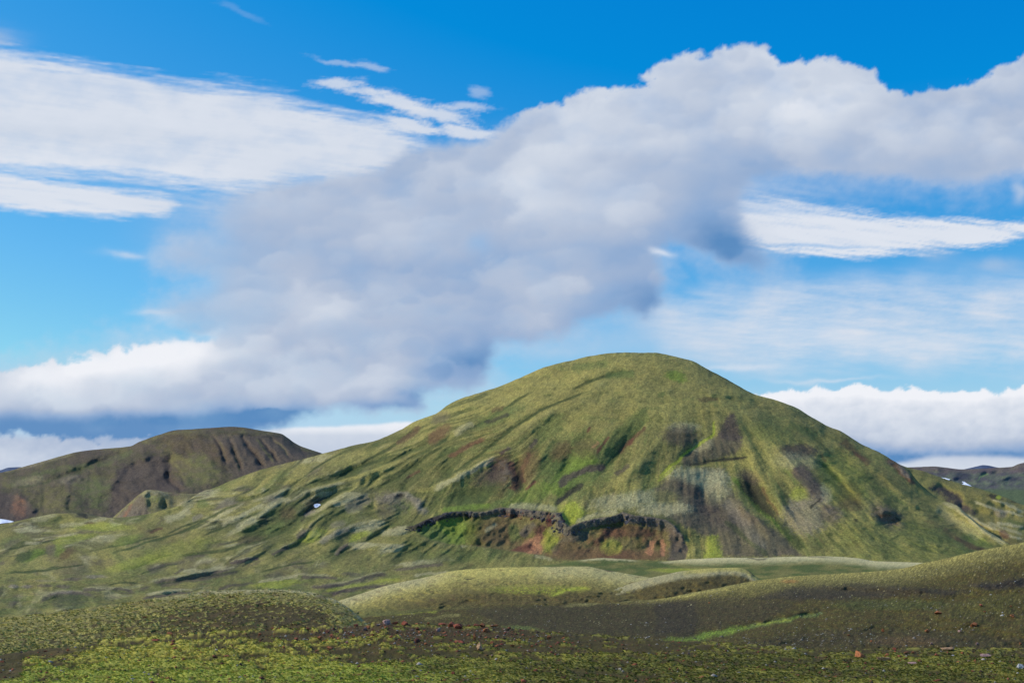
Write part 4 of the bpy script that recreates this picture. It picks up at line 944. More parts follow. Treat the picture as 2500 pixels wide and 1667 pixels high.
def paintA(T, F):
    PX, PY = T.PX, T.PY; n3 = fbm(PX / 12, PY / 6, 4, 31, .6); nf = fbm(PX / 5, PY / 3, 4, 32, .7)
    cy = np.interp(PX[0], [p[0] for p in mA], [p[1] for p in mA])[None, :]
    d = PY - cy
    col = np.empty(PX.shape + (3,), np.float32); col[:] = PAL['soil'] * 1.1
    col = mix(col, PAL['yellow'], sstep(70, 20, d + 26 * nf) * .95)
    col = mix(col, PAL['olive'] * .8, sstep(-.1, .3, nf) * .6)
    col = mix(col, PAL['yellow'] * 1.12, sstep(34, 8, d + 12 * nf) * .9)
    col = col * (1 + .25 * sstep(40, 0, d))[..., None]  # mound top brightened, its sunlit patch put into the colour
    col = mix(col, PAL['pale'] * .95, sstep(1140, 1010, PX + 40 * n3) * sstep(34, 4, d + 8 * nf) * .85)
    col = mix(col, PAL['pale'], sstep(1290, 1350, PX) * sstep(42, 8, d + 14 * nf) * .6)
    col = mix(col, PAL['lime'], F.blob(1300, 1438, 110, 11, 0) * sstep(-.2, .2, nf) * .7)
    col = mix(col, PAL['lime'], F.line(at('F', [(1380, 275), (1480, 245), (1560, 228), (1700, 215)]), 4) * .8)
    col = mix(col, PAL['dark'], np.clip(F.blob(*at('F', [(900, 160)])[0], 12, 2, 0) + F.blob(*at('F', [(1780, 104)])[0], 26, 2.5, 10) + F.blob(*at('F', [(1910, 122)])[0], 8, 2, 10), 0, 1) * .8)
    col = mix(col, PAL['green'], sstep(1470, 1500, PY) * .4)
    col = mix(col, PAL['brown'], sstep(.1, .5, fbm(PX / 26, PY / 8, 4, 171, .6)) * .5)
    col = col * np.exp(.3 * fbm(PX / 8, PY / 3.4, 4, 170, .7))[..., None]
    return grain(col, PX, PY, .5, 3.0)


mA = [(640, 1540, 210), (720, 1500, 215), (830, 1465, 225), (880, 1449, 232), (953, 1426, 245), (1045, 1407, 258), (1118, 1391, 268), (1213, 1385, 275), (1330, 1383, 280), (1431, 1382, 282), (1466, 1388, 280), (1527, 1399, 270), (1600, 1412, 260), (1700, 1440, 240), (1800, 1475, 225)]
MOUND_A = mound('pale_mound', 'broad pale yellow moss mound in the middle distance', mA,
      [(640, 1565, 175), (900, 1480, 195), (1200, 1440, 200), (1500, 1430, 205), (1800, 1490, 200)], [(640, 1640, 120), (1000, 1530, 140), (1500, 1500, 150), (1800, 1530, 160)], 560, 110, 41, paintA)


def paintB(T, F):
    PX, PY = T.PX, T.PY; nf = fbm(PX / 5, PY / 3, 4, 32, .7)
    cy = np.interp(PX[0], [p[0] for p in mB], [p[1] for p in mB])[None, :]; d = PY - cy
    col = np.empty(PX.shape + (3,), np.float32); col[:] = PAL['soil'] * 1.15
    col = mix(col, PAL['olive'], sstep(0, .4, nf) * .5)
    col = mix(col, PAL['pale'] * .95, sstep(24, 12, d + 10 * nf) * .9)
    col = mix(col, PAL['yellow'] * 1.15, sstep(14, 5, d + 4 * nf) * sstep(1650, 1690, PX) * .9)
    col = mix(col, PAL['dark'], F.line([(1812, 1388), (1835, 1396), (1848, 1408)], 3) * .6)
    return grain(col, PX, PY, .4, 3.0)


mB = [(1480, 1440, 205), (1560, 1418, 215), (1600, 1407, 222), (1676, 1392, 232), (1753, 1385, 238), (1799, 1384, 238), (1822, 1390, 235), (1845, 1406, 228), (1880, 1440, 215)]
mound('small_pale_mound', 'small pale-topped moss mound right of the broad one', mB, [(1480, 1452, 190), (1700, 1412, 205), (1880, 1450, 200)], [(1480, 1480, 165), (1880, 1480, 170)], 190, 50, 43, paintB)

# ================================================================== dark gravel slope of the right and centre
sl = [(640, 1530, 140), (800, 1519, 145), (900, 1505, 150), (1000, 1496, 160), (1100, 1486, 168), (1250, 1474, 175), (1400, 1470, 178), (1600, 1461, 180), (1700, 1444, 182), (1830, 1419, 186), (1944, 1405, 190), (2059, 1398, 190), (2189, 1388, 186),
      (2258, 1373, 184), (2289, 1367, 182), (2388, 1343, 176), (2469, 1328, 172), (2500, 1322, 170), (2700, 1290, 165)]
T = Terrain(cols(640, 2580, 820, (560, 3900)), [[(640, 1690, 62), (1700, 1680, 70), (2700, 1690, 62)], [(640, 1600, 84), (1200, 1560, 90), (1700, 1570, 94), (2100, 1585, 90), (2700, 1600, 84)],
                                   [(640, 1560, 110), (1000, 1525, 120), (1400, 1520, 126), (1700, 1510, 130), (1900, 1465, 140), (2100, 1452, 138), (2400, 1420, 130), (2700, 1400, 122)], sl,
                                   [(p[0], p[1] + 14, p[2] * 1.08) for p in sl], [(p[0], p[1] + 60, p[2] * 1.3) for p in sl]], 160, 3, rough=0.9, seed=17)
PX, PY = T.PX, T.PY; F = Field(PX, PY)
nf = fbm(PX / 5, PY / 2.8, 4, 32, .7); n3 = fbm(PX / 16, PY / 7, 4, 33, .6)
H = .5 * fbm(PX / 150, PY / 40, 3, 3) + .16 * fbm(PX / 14, PY / 7, 4, 5) + .10 * fbm(PX / 4.5, PY / 2.4, 3, 6, .7)
H += .7 * F.line(at('G', [(900, 215), (1200, 205), (1600, 225), (1900, 245)]), 12, .3, 10) - .4 * F.line(at('G', [(100, 555), (500, 490), (800, 430), (1200, 370)]), 12, .2) - .3 * F.line(at('F', [(250, 400), (700, 370), (1100, 330)]), 8)
H += .4 * F.line(at('G', [(2000, 200), (2352, 170)]), 12, .2)
T.carve(H, .12)
col = np.empty(PX.shape + (3,), np.float32); col[:] = PAL['soil'] * .92
col = mix(col, PAL['soilgreen'] * .95, sstep(-.25, .35, n3 + .5 * nf) * .8)
cy = np.interp(PX[0], [p[0] for p in sl], [p[1] for p in sl])[None, :]; d = PY - cy
top = sstep(60, 10, d + 22 * n3) * sstep(1600, 1950, PX)
col = mix(col, PAL['olive'] * .82, top * .95); col = mix(col, PAL['yellow'] * .8, top * sstep(0, .5, nf) * .7)
col = mix(col, PAL['yellow'] * .85, sstep(20, 3, d + 7 * nf) * sstep(1450, 1650, PX) * .7)
SP = [('l', 'G', [(0, 295), (300, 235), (600, 180)], 6, 'olive', .8), ('l', 'G', [(0, 300), (250, 260), (500, 215)], 3, 'yellow', .6), ('l', 'F', [(1450, 345), (1700, 320), (1900, 300), (2352, 240)], 4, 'olive', .8), ('l', 'F', [(250, 395), (450, 380), (720, 368)], 4, 'lime', .5),
      ('l', 'F', [(600, 430), (750, 400), (860, 385)], 4, 'olive', .6), ('p', 'G', [(140, 550), (330, 510), (560, 462), (640, 465), (480, 510), (280, 550)], 'vivid', .9), ('l', 'G', [(200, 545), (500, 480)], 4, 'vivid', .8), ('l', 'G', [(560, 470), (760, 435), (920, 405), (1100, 378)], 6, 'green', .9),
      ('l', 'G', [(620, 455), (800, 430), (930, 402)], 3, 'lime', .4), ('p', 'G', [(900, 215), (1300, 195), (1700, 225), (2000, 240), (1900, 265), (1500, 275), (1200, 290), (900, 300), (600, 290)], 'dark', .7), ('p', 'G', [(2000, 205), (2352, 160), (2352, 215), (2100, 230)], 'dark', .85),
      ('b', 'G', (860, 180, 20, 4, -3), 'rust', .35), ('p', 'G', [(0, 320), (500, 280), (900, 320), (700, 430), (200, 500), (0, 530)], 'dark', .4), ('p', 'G', [(600, 560), (1200, 480), (1800, 500), (2352, 540), (2352, 600), (700, 600)], 'dark', .3),
      ('b', 'G', (1500, 330, 130, 12, 0), 'deep', .5), ('b', 'G', (2100, 340, 90, 20, -10), 'soilgreen', .6), ('b', 'G', (1600, 560, 80, 10, 0), 'brown', .4), ('p', 'F', [(900, 360), (2352, 300), (2352, 540), (1500, 510), (1100, 450)], 'dark', .4), ('b', 'F', (1250, 480, 40, 5, 5), 'green', .7), ('b', 'F', (2250, 550, 40, 5, 0), 'vivid', .5)]
col = apply_paint(F, col, SP, nf)
col = col * (1 + .35 * fbm(PX / 7, PY / 3.2, 3, 140, .7))[..., None]
peb = (rng.random(PX.shape) < 0.0006 + 0.022 * sstep(.0, .5, fbm(PX / 70, PY / 18, 3, 99)))
col = mix(col, PAL['pale'] * .75, peb * .8)
col = grain(col, PX, PY, .85, 3.0)
M_SLOPE = ground_material('gravel_and_moss', (2.0, 8.0), 0.12, 0.35)
structure(grid_mesh('gravel_slope', T.P, M_SLOPE, col), 'dark gravel slope with thin moss rising to the right')
SLOPE = T

# ================================================================== mossy knoll, lower left
kl = [(-300, 1520, 118), (0, 1505, 124), (60, 1500, 125), (134, 1493, 128), (230, 1480, 130), (333, 1467, 132), (421, 1453, 134), (517, 1442, 136), (600, 1439, 137), (651, 1438, 137), (708, 1440, 136), (765, 1446, 134), (804, 1457, 132), (842, 1476, 128), (870, 1497, 124), (895, 1520, 120), (960, 1570, 112)]
T = Terrain(cols(-60, 960, 460, (-1500, 980)), [[(-300, 1690, 62), (960, 1680, 66)], [(-300, 1620, 78), (0, 1600, 80), (400, 1570, 82), (800, 1545, 86), (960, 1590, 86)],
                                   [(-300, 1570, 96), (0, 1555, 98), (300, 1520, 102), (600, 1488, 106), (800, 1495, 106), (890, 1535, 104), (960, 1580, 100)], kl,
                                   [(p[0], p[1] + 14, p[2] * 1.1) for p in kl], [(p[0], p[1] + 90, p[2] * 1.35) for p in kl]], 150, 3, rough=1.2, seed=19)
PX, PY = T.PX, T.PY; F = Field(PX, PY)
tl = .35 * PX
nf = fbm(PX / 17, (PY + .22 * PX) / 6, 4, 32, .68); n3 = fbm(PX / 40, PY / 16, 4, 33, .6)
T.carve(.6 * fbm(PX / 110, PY / 40, 4, 3) + .30 * nf + .10 * fbm(PX / 5, PY / 2.6, 3, 6, .7), .12)
cy = np.interp(PX[0], [p[0] for p in kl], [p[1] for p in kl])[None, :]; d = PY - cy
col = np.empty(PX.shape + (3,), np.float32); col[:] = PAL['soil'] * .9
mossf = sstep(-.12, .12, nf + .55 * sstep(48, 5, d) - .12 + .2 * n3 + .25 * sstep(500, 150, PX) - .12 * sstep(350, 600, PX) * sstep(20, 50, d) + .35 * sstep(760, 840, PX))
col = mix(col, PAL['olive'] * 1.0, mossf * .95)
col = mix(col, PAL['yellow'] * 1.2, mossf * sstep(-.08, .22, nf + .3 * n3) * .9)
col = mix(col, PAL['pale'], sstep(12, 2, d + 6 * nf) * sstep(330, 520, PX) * .7)
col = mix(col, PAL['deep'], sstep(1555, 1590, PY) * .35)
col = mix(col, PAL['brown'], sstep(.05, .4, fbm(PX / 60, PY / 14, 4, 172, .6)) * .55 * sstep(120, 400, PX))
col = mix(col, PAL['dark'], F.blob(*at('E', [(1700, 430)])[0], 120, 14, 0) * .2)  # near face darkened, the knoll's shade put into the colour
col = grain(col, PX, PY, .5, 3.0)
M_KNOLL = ground_material('shaggy_moss', (2.5, 9.0), 0.14, 0.35)
structure(grid_mesh('moss_knoll', T.P, M_KNOLL, col), 'rounded shaggy moss knoll at the lower left')
KNOLL = T; KNOLL_MOSS = np.clip(mossf * sstep(-.1, .3, nf + .3 * n3) + .05, 0, 1); KNOLL_COL = col

# ================================================================== near bank in the foreground
nb = [(-300, 1622, 46), (0, 1596, 48), (100, 1585, 49), (214, 1571, 51), (383, 1558, 54), (574, 1542, 57), (708, 1535, 59), (900, 1526, 60), (934, 1517, 60), (960, 1520, 60), (1030, 1525, 60), (1125, 1527, 60), (1213, 1529, 60), (1297, 1538, 59), (1412, 1548, 58), (1527, 1558, 57), (1700, 1566, 56), (1868, 1577, 55), (2050, 1585, 54),
      (2200, 1585, 54), (2350, 1584, 53), (2500, 1583, 53), (2700, 1580, 52)]
T = Terrain(cols(-40, 2540, 980, (-1500, 3900)), [[(-300, 2050, 17), (2700, 2050, 17)], [(-300, 1780, 26), (1250, 1775, 26), (2700, 1780, 26)], [(-300, 1690, 34), (600, 1660, 36), (1250, 1660, 36), (2700, 1680, 34)], nb,
                                    [(p[0], p[1] + 30, p[2] * 1.1) for p in nb], [(p[0], p[1] + 130, p[2] * 1.35) for p in nb]], 245, 3, rough=1.3, seed=23)
PX, PY = T.PX, T.PY; F = Field(PX, PY)
X, Y = T.P[..., 0], T.P[..., 1]
left = sstep(1150, 700, PX)
c1 = fbm((X + .5 * Y) / 1.3, (Y - .9 * X) / 2.6, 4, 50, .55)
c2 = fbm((X + .3 * Y) / .50, (Y - .4 * X) / .75, 4, 51, .65)
zone = (PX - 0) * 0
green_line = np.interp(PX, [-100, 0, 120, 400, 700, 900, 1200, 1500, 1800, 2500], [1640, 1610, 1590, 1562, 1585, 1600, 1612, 1600, 1590, 1590])
bias = sstep(-18, 26, PY - green_line)
c0 = fbm(X / 5.5, Y / 5, 3, 57)
mossn = c1 * .62 + c2 * .78 + .32 * c0
mossf = sstep(-.10, .12, mossn + .30 * bias - .22)
mossf = np.maximum(mossf, .9 * sstep(-.35, -.1, c2 + .3 * c1) * sstep(1605, 1640, PY + 14 * c1) * sstep(1300, 1000, PX) * sstep(420, 620, PX + 60 * c0))
mossf = np.clip(mossf * (1 - .95 * F.poly(at('E', [(-80, 600), (300, 590), (560, 620), (420, 660), (150, 680), (150, 800), (-80, 820)]), 8)), 0, 1)
H = .05 * mossf + .07 * mossf * c2 + .15 * c1 + .03 * fbm(X / .12, Y / .3, 3, 55, .7)
H = H * np.clip(Y / 40, .5, 1.3) * (.75 + .5 * left)
T.lift(blur1(H, 1, 1))
fine = fbm(X / .10 + Y / .6, Y / .35, 4, 56, .7)
col = np.empty(PX.shape + (3,), np.float32); col[:] = PAL['soil'] * .8
col = mix(col, PAL['dark'], sstep(0, .4, c2) * .4)
col = mix(col, PAL['soilgreen'] * .8, sstep(-.1, .3, -c1) * .5)
col = mix(col, PAL['dred'] * .8, sstep(1585, 1540, PY) * sstep(500, 900, PX) * sstep(1350, 1150, PX) * sstep(-.3, .3, fine) * .35)
lush = sstep(1600, 1650, PY + 16 * c1) * sstep(1250, 900, PX) * sstep(-.25, .15, c2 + .4 * c1)
tonev = np.clip(left * (.42 + .3 * bias) + .26 + .5 * c0 + .5 * c1 + .55 * c2 + .25 * fine, 0, 1)
g = PAL['deep'] * 1.05 + ((PAL['lime'] * .6 + PAL['yellow'] * .6) - PAL['deep'] * 1.05) * tonev[..., None]
g = g + (PAL['vivid'] * 1.75 - g) * (lush * .55)[..., None]
right_dim = sstep(1000, 1400, PX)
g = g * (1 - .10 * right_dim)[..., None]
g = g * np.array([1.06, .97, .95])
col = mix(col, PAL['brown'], sstep(.1, .5, fbm(X / 1.4, Y / 1.6, 4, 58)) * .45)
col = col * np.exp(.5 * fbm(X / .22, Y / .4, 3, 59, .7))[..., None]
col = col + (g - col) * mossf[..., None]
col = np.clip(col * (1 + .35 * fine)[..., None], .004, .9)
structure(grid_mesh('near_bank', T.P, ground_material('near_moss', (6.0, 22.0), 0.05, 0.35), col), 'foreground bank of bright moss and dark soil')
BANK = T; BANK_MOSS = mossf; BANK_COL = col
# ================================================================== sky dome carrying the clouds
def build_sky():
    az = np.radians(np.concatenate([np.linspace(-180, -32, 38, endpoint=False), np.linspace(-32, -26, 12, endpoint=False), np.linspace(-26, 26, 780, endpoint=False),
                                    np.linspace(26, 32, 12, endpoint=False), np.linspace(32, 180, 38)]))
    el = np.radians(np.concatenate([np.linspace(-6, -1, 4, endpoint=False), np.linspace(-1, 25, 385, endpoint=False), np.linspace(25, 32, 14, endpoint=False), np.linspace(32, 89.9, 22)]))
    A, E = np.meshgrid(az, el)
    X, Y, Z = np.sin(A) * np.cos(E), np.cos(A) * np.cos(E), np.sin(E)
    Yc = np.maximum(Y, .25)
    px, py = project(X * 1.0, np.where(Y > .25, Y, Yc), Z)
    inview = sstep(.50, .66, np.abs(A)) * -1 + 1
    inview = inview * sstep(math.radians(34), math.radians(27), E)
    ox, oy = (px / 1.0629), (py / 1.0629)              # plotting sheet for the clouds
    f32 = np.float32
    x, y = ox.astype(f32), oy.astype(f32)
    w1x, w1y = 46 * fbm(x / 210, y / 140, 3, 1), 30 * fbm(x / 210, y / 140, 3, 2)
    w2x, w2y = 17 * fbm(x / 60, y / 48, 5, 3, .58), 15 * fbm(x / 60, y / 48, 5, 4, .58)
    bil = np.abs(noise(x / 62, y / 50, 5)) * 1.0 + .5 * np.abs(noise(x / 27, y / 23, 6)) + .28 * np.abs(noise(x / 12, y / 10.5, 7)) + .15 * np.abs(noise(x / 5.5, y / 5, 8))

    class S:
        pass

    def soft_poly(pts, soft, k1=.6, k2=1.0, stretch=1.0, puff=0.0):
        xx = x + k1 * w1x + k2 * w2x * stretch; yy = y + k1 * w1y + k2 * w2y / stretch
        p = np.array(pts + [pts[0]], f32)
        ins = np.zeros(x.shape, bool); d = np.full(x.shape, 1e9, f32)
        for i in range(len(p) - 1):
            ax, ay = p[i]; bx, by = p[i + 1]; dx, dy = bx - ax, by - ay
            t = np.clip(((xx - ax) * dx + (yy - ay) * dy) / (dx * dx + dy * dy + 1e-6), 0, 1)
            d = np.minimum(d, np.hypot(xx - ax - t * dx, yy - ay - t * dy))
            if by != ay:
                ins ^= ((ay > yy) != (by > yy)) & (xx < (bx - ax) * (yy - ay) / (by - ay) + ax)
        sd = np.where(ins, d, -d) - puff * bil
        return sstep(-soft, soft, sd), sd

    def gb(cx, cy, rx, ry, ang=0, warp=.7):
        a = math.radians(ang); c, s = math.cos(a), math.sin(a)
        dx = x + warp * (w1x + w2x) - cx; dy = y + warp * (w1y + w2y) - cy
        u, v = (dx * c + dy * s) / rx, (-dx * s + dy * c) / ry
        return np.exp(-(u * u + v * v))

    ramp_x = [0, .25, .5, .75, 1.0]
    ramp_c = np.array([lin((92, 140, 192)), lin((142, 170, 208)), lin((178, 192, 215)), lin((210, 218, 231)), lin((240, 242, 248))])

    def tone(b):
        b = np.clip(b, 0, 1)
        return np.stack([np.interp(b, ramp_x, ramp_c[:, k]) for k in range(3)], -1)

    col = np.zeros(x.shape + (3,)); alpha = np.zeros(x.shape)

    def over(a, b):
        nonlocal col, alpha
        a = np.clip(a, 0, 1); c = tone(b) if np.ndim(b) < 3 else b
        na = a + alpha * (1 - a)
        col = (c * a[..., None] + col * (alpha * (1 - a))[..., None]) / np.maximum(na, 1e-4)[..., None]
        alpha = na

    st = fbm((x + 2 * y) / 220, (y - .14 * x) / 14, 5, 11, .6)       # long ice-cloud fibres sloping down to the right
    st2 = fbm(x / 90, (y + .02 * x) / 9, 5, 12, .6)
    soft_n = fbm(x / 130, y / 80, 5, 13, .5)
    fine_n = fbm(x / 34, y / 24, 5, 14, .6)

    # high veil across the right
    a, _ = soft_poly([(1490, 720), (1600, 670), (1800, 650), (2100, 640), (2700, 620), (2700, 860), (2000, 840), (1700, 850), (1560, 800)], 46, 1, 1, 1.5)
    over(a * np.clip(.58 + .16 * st2 + .45 * soft_n + .3 * st, 0, 1), np.full(x.shape, .80) + .02 * st2)
    a, _ = soft_poly([(1120, 800), (1300, 770), (1500, 740), (1700, 760), (1760, 850), (1500, 830), (1250, 830)], 40, 1, 1, 1.5)
    over(a * .32, np.full(x.shape, .72))
    over(.28 * sstep(960, 830, np.abs(y - 1000) + 760) , np.full(x.shape, .70))
    over(.75 * gb(2000, 780, 330, 26, 3) * np.clip(.7 + .3 * st2, 0, 1), np.full(x.shape, .84))
    over(.6 * gb(1700, 842, 90, 7, 0) + .5 * gb(1900, 870, 120, 5, 0), np.full(x.shape, .85))
    # ice-cloud sheets, left
    a, sd = soft_poly([(-500, 20), (-200, 60), (0, 118), (150, 150), (280, 172), (400, 190), (520, 205), (640, 225), (740, 262), (870, 282), (940, 305), (980, 350), (930, 385), (800, 400), (640, 418), (520, 436), (440, 426), (330, 405), (150, 392), (0, 385), (-500, 370)], 19, .25, .75, 1.8)
    a = sstep(-30, 26, sd + 34 * st + 12 * st2)
    over(np.clip(a * (.95 + .25 * soft_n + .08 * st), 0, .97), .80 + .07 * soft_n + .03 * st - .06 * gb(100, 300, 400, 26, 3) + .05 * gb(300, 390, 400, 22, 6))
    a, sd = soft_poly([(-400, 400), (0, 402), (60, 415), (150, 425), (260, 436), (370, 450), (405, 472), (380, 488), (260, 497), (130, 488), (0, 476), (-400, 440)], 11, .2, .6, 1.5)
    a = sstep(-16, 14, sd + 16 * st + 8 * st2)
    over(np.clip(a * (1 + .3 * st), 0, .97), .84 + .05 * st)
    over(.45 * gb(440, 470, 150, 30, 5) * np.clip(.8 + st, 0, 1), np.full(x.shape, .72))
    over(.35 * gb(200, 410, 300, 12, 3) * np.clip(.8 + st, 0, 1), np.full(x.shape, .8))
    over(.5 * gb(-10, 80, 60, 24, 10) * np.clip(.8 + st, 0, 1), np.full(x.shape, .6))
    # wisps, top centre
    wf = fbm((x + 1.2 * y) / 70, (y - .22 * x) / 13, 5, 21, .65)
    for g in [(785, 140, 62, 7, 13, .35), (850, 155, 40, 11, 20, .4), (770, 192, 58, 15, 8, .8), (830, 215, 50, 10, 5, .6), (900, 232, 90, 18, 10, .9), (990, 262, 100, 20, 8, .85), (1080, 300, 90, 17, 5, .9), (1060, 245, 70, 9, 4, .6), (940, 290, 90, 18, 10, .9), (1100, 215, 26, 16, 0, .35), (560, 30, 60, 10, 25, .1)]:
        m = gb(*g[:5])
        over(sstep(.15, .9, m + .55 * wf * (m > .05)) * g[5], np.full(x.shape, .80))
    # ice-cloud streak, right
    a, sd = soft_poly([(1640, 470), (1720, 452), (1790, 462), (1880, 482), (2000, 498), (2120, 510), (2250, 512), (2352, 516), (2700, 525), (2352, 540), (2250, 556), (2130, 571), (2000, 580), (1880, 583), (1790, 572), (1700, 545)], 13, .2, .65, 1.9)
    gap = gb(1880, 566, 130, 4, 0, .3) * .6
    a = sstep(-22, 14, sd + 26 * st + 14 * st2)
    over(np.clip(a * (.62 + .4 * sstep(470, 520, y) + .5 * st) - gap, 0, .96), .86 + .05 * st)
    over(.35 * gb(1760, 440, 140, 34, 8) * np.clip(.8 + st, 0, 1), np.full(x.shape, .75))
    over(.45 * gb(2290, 604, 56, 16, 0), np.full(x.shape, .62)); over(.3 * gb(2150, 590, 40, 18, 0), np.full(x.shape, .6)); over(.6 * gb(2345, 436, 18, 26, 0), np.full(x.shape, .68))
    over(.55 * gb(285, 590, 50, 9, 3) * np.clip(.8 + st, 0, 1), np.full(x.shape, .8)); over(.6 * gb(355, 713, 52, 9, -2) * np.clip(.8 + st, 0, 1), np.full(x.shape, .85))
    over(.25 * gb(430, 540, 120, 60, 0), np.full(x.shape, .55))

    # low bank beneath, far left and between the hills
    a, sd = soft_poly([(600, 990), (680, 982), (780, 978), (860, 974), (930, 968), (1000, 972), (1000, 1100), (600, 1100)], 5, .05, .35, 1.2)
    over(a, np.interp(y, [965, 985, 1000, 1040], [1.0, .92, .70, .62]) + .05 * fine_n)
    a, sd = soft_poly([(2040, 1068), (2100, 1058), (2160, 1045), (2220, 1044), (2352, 1050), (2700, 1050), (2700, 1150), (2000, 1150)], 8, .1, .4, 1.2)
    lowR = a
    a, sd = soft_poly([(-400, 1000), (60, 1000), (200, 990), (330, 992), (470, 1000), (500, 1160), (-400, 1160)], 16, .2, .6)
    over(a, .42 + .12 * soft_n + .10 * fine_n + .16 * sstep(1000, 1060, y) + .1 * sstep(200, 0, x))
    # right low cumulus bank
    a, sd = soft_poly([(1600, 960), (1700, 925), (1750, 906), (1800, 897), (1850, 893), (1905, 890), (1960, 880), (2010, 893), (2060, 896), (2110, 888), (2150, 896), (2190, 900), (2240, 893), (2300, 896), (2352, 886), (2500, 870), (2700, 880), (2700, 1058), (2352, 1058), (2150, 1064), (1900, 1070), (1600, 1060)], 6, .06, .6, 1.0)
    a = sstep(-5, 5, sd + (8 - 20 * bil) * sstep(1000, 940, y))
    topy = np.interp(x, [1700, 1960, 2010, 2150, 2352], [915, 882, 896, 900, 888])
    dd = y - topy
    b = np.interp(dd, [-5, 12, 40, 80, 115, 135, 150], [1.0, .95, .80, .72, .62, .30, .02]) + .13 * fine_n + .10 * soft_n
    b = b + .12 * (.5 - bil) + .20 * (1 - sstep(0, 30, dd)) - .1 * sstep(1760, 2000, x) * 0
    g = np.random.default_rng(5)
    B0 = b.copy(); inside = np.argwhere((sd > 4) & (inview > .95) & (x > 1650) & (x < 2500) & (dd < 120))
    for size, count, amp in ((90, 30, .13), (48, 60, .12), (26, 90, .08)):
        pick = inside[g.integers(0, len(inside), count)]
        for (i, j) in pick[np.argsort(pick[:, 0])[::-1]]:
            cx, cy = x[i, j], y[i, j]; rx = size * g.uniform(.7, 1.3); ry = rx * g.uniform(.4, .6)
            u = (x + .6 * w2x - cx) / rx; v = (y + .6 * w2y - cy) / ry
            d = np.sqrt(u * u + v * v) - .28 * (bil - .4)
            b = b + (B0[i, j] * .4 + B0 * .6 + amp * np.clip(-.75 * v - .4 * u + .1, -1, 1) - b) * sstep(1.1, .65, d) * .6
    over(a, b)
    over(lowR, np.interp(y, [1040, 1060, 1080], [.55, .70, .74]) + .05 * fine_n)

    # the great diagonal cumulus
    main = [(1130, 318), (1160, 285), (1210, 252), (1250, 240), (1290, 236), (1335, 212), (1400, 205), (1490, 204), (1472, 178), (1500, 160), (1512, 134), (1560, 128), (1620, 126), (1650, 108), (1700, 104), (1755, 108), (1782, 128), (1790, 152), (1840, 136), (1900, 136), (1960, 150),
            (2010, 168), (2040, 206), (2090, 218), (2140, 206), (2200, 200), (2262, 188), (2290, 160), (2352, 128), (2520, 60), (2760, 60), (2760, 420), (2352, 392), (2280, 408), (2200, 424), (2120, 418), (2060, 402), (1990, 408), (1900, 404), (1800, 396), (1730, 410),
            (1700, 452), (1712, 510), (1750, 560), (1786, 600), (1750, 624), (1680, 606), (1610, 572), (1540, 548), (1512, 580), (1520, 640), (1514, 700), (1480, 728), (1420, 712), (1340, 738), (1290, 768), (1220, 784), (1140, 784), (1130, 830), (1112, 872), (1080, 896),
            (1010, 892), (962, 900), (982, 935), (960, 950), (900, 940), (850, 950), (780, 936), (700, 950), (655, 978), (560, 1000), (400, 1010), (200, 1005), (0, 1000), (-400, 1000), (-400, 860), (0, 852), (60, 840), (130, 828), (200, 822), (238, 806), (262, 796), (300, 806),
            (330, 790), (400, 788), (450, 782), (490, 776), (420, 745), (372, 720), (400, 690), (440, 668), (470, 640), (430, 620), (385, 590), (400, 560), (470, 556), (520, 545), (500, 500), (530, 460), (600, 430), (700, 415), (780, 400), (880, 388), (930, 352), (1000, 335), (1070, 330)]
    a, sd = soft_poly(main, 9, .22, .7, 1.0, 0)
    crisp = np.clip(sstep(330, 250, y) + sstep(760, 790, y) * sstep(560, 440, x), 0, 1)
    sd = sd + (9 - 20 * bil) * (.25 + .75 * crisp) + 10 * fine_n
    wd = 20 - 11 * crisp
    a = sstep(-1, 1, sd / wd)
    # softer, veil-like left flank
    flank = sstep(700, 480, x) * sstep(420, 480, y) * sstep(800, 740, y)
    a_soft = sstep(-60, 70, sd + 20 * soft_n)
    a = a * (1 - flank) + a_soft * flank
    under = sstep(380, 470, y) * sstep(1650, 1800, x)
    a = a * (1 - under) + sstep(-10, 60, sd + 12 * soft_n) * under
    # relief shading: light from the upper left
    hgt = fbm(x / 150, y / 110, 6, 31, .52) * 1.3 + .5 * np.abs(fbm(x / 60, y / 50, 5, 32, .55))
    gx = np.gradient(hgt, axis=1); gy = np.gradient(hgt, axis=0)
    nrm = .5 / (np.std(gx[200:400, 300:900]) + 1e-6)
    rel = np.clip((-(gx) * nrm * .4 + gy * -1 * nrm * -.5), -2, 2)
    rel = blur1(blur1(rel, 5, 0), 5, 1)
    big = np.abs(noise((x + w1x) / 150, (y + w1y) / 95, 71)) + .55 * np.abs(noise((x + w2x) / 72, (y + w2y) / 52, 72)) + .25 * np.abs(noise(x / 34, y / 27, 73))
    big = blur1(blur1(big, 4, 0), 4, 1)
    crisp = crisp
    big2 = fbm((x + w1x) / 260, (y + w1y) / 150, 4, 75, .45)
    b = .48 + .24 * big2 + .06 * soft_n + .05 * (.42 - big) + .02 * fine_n
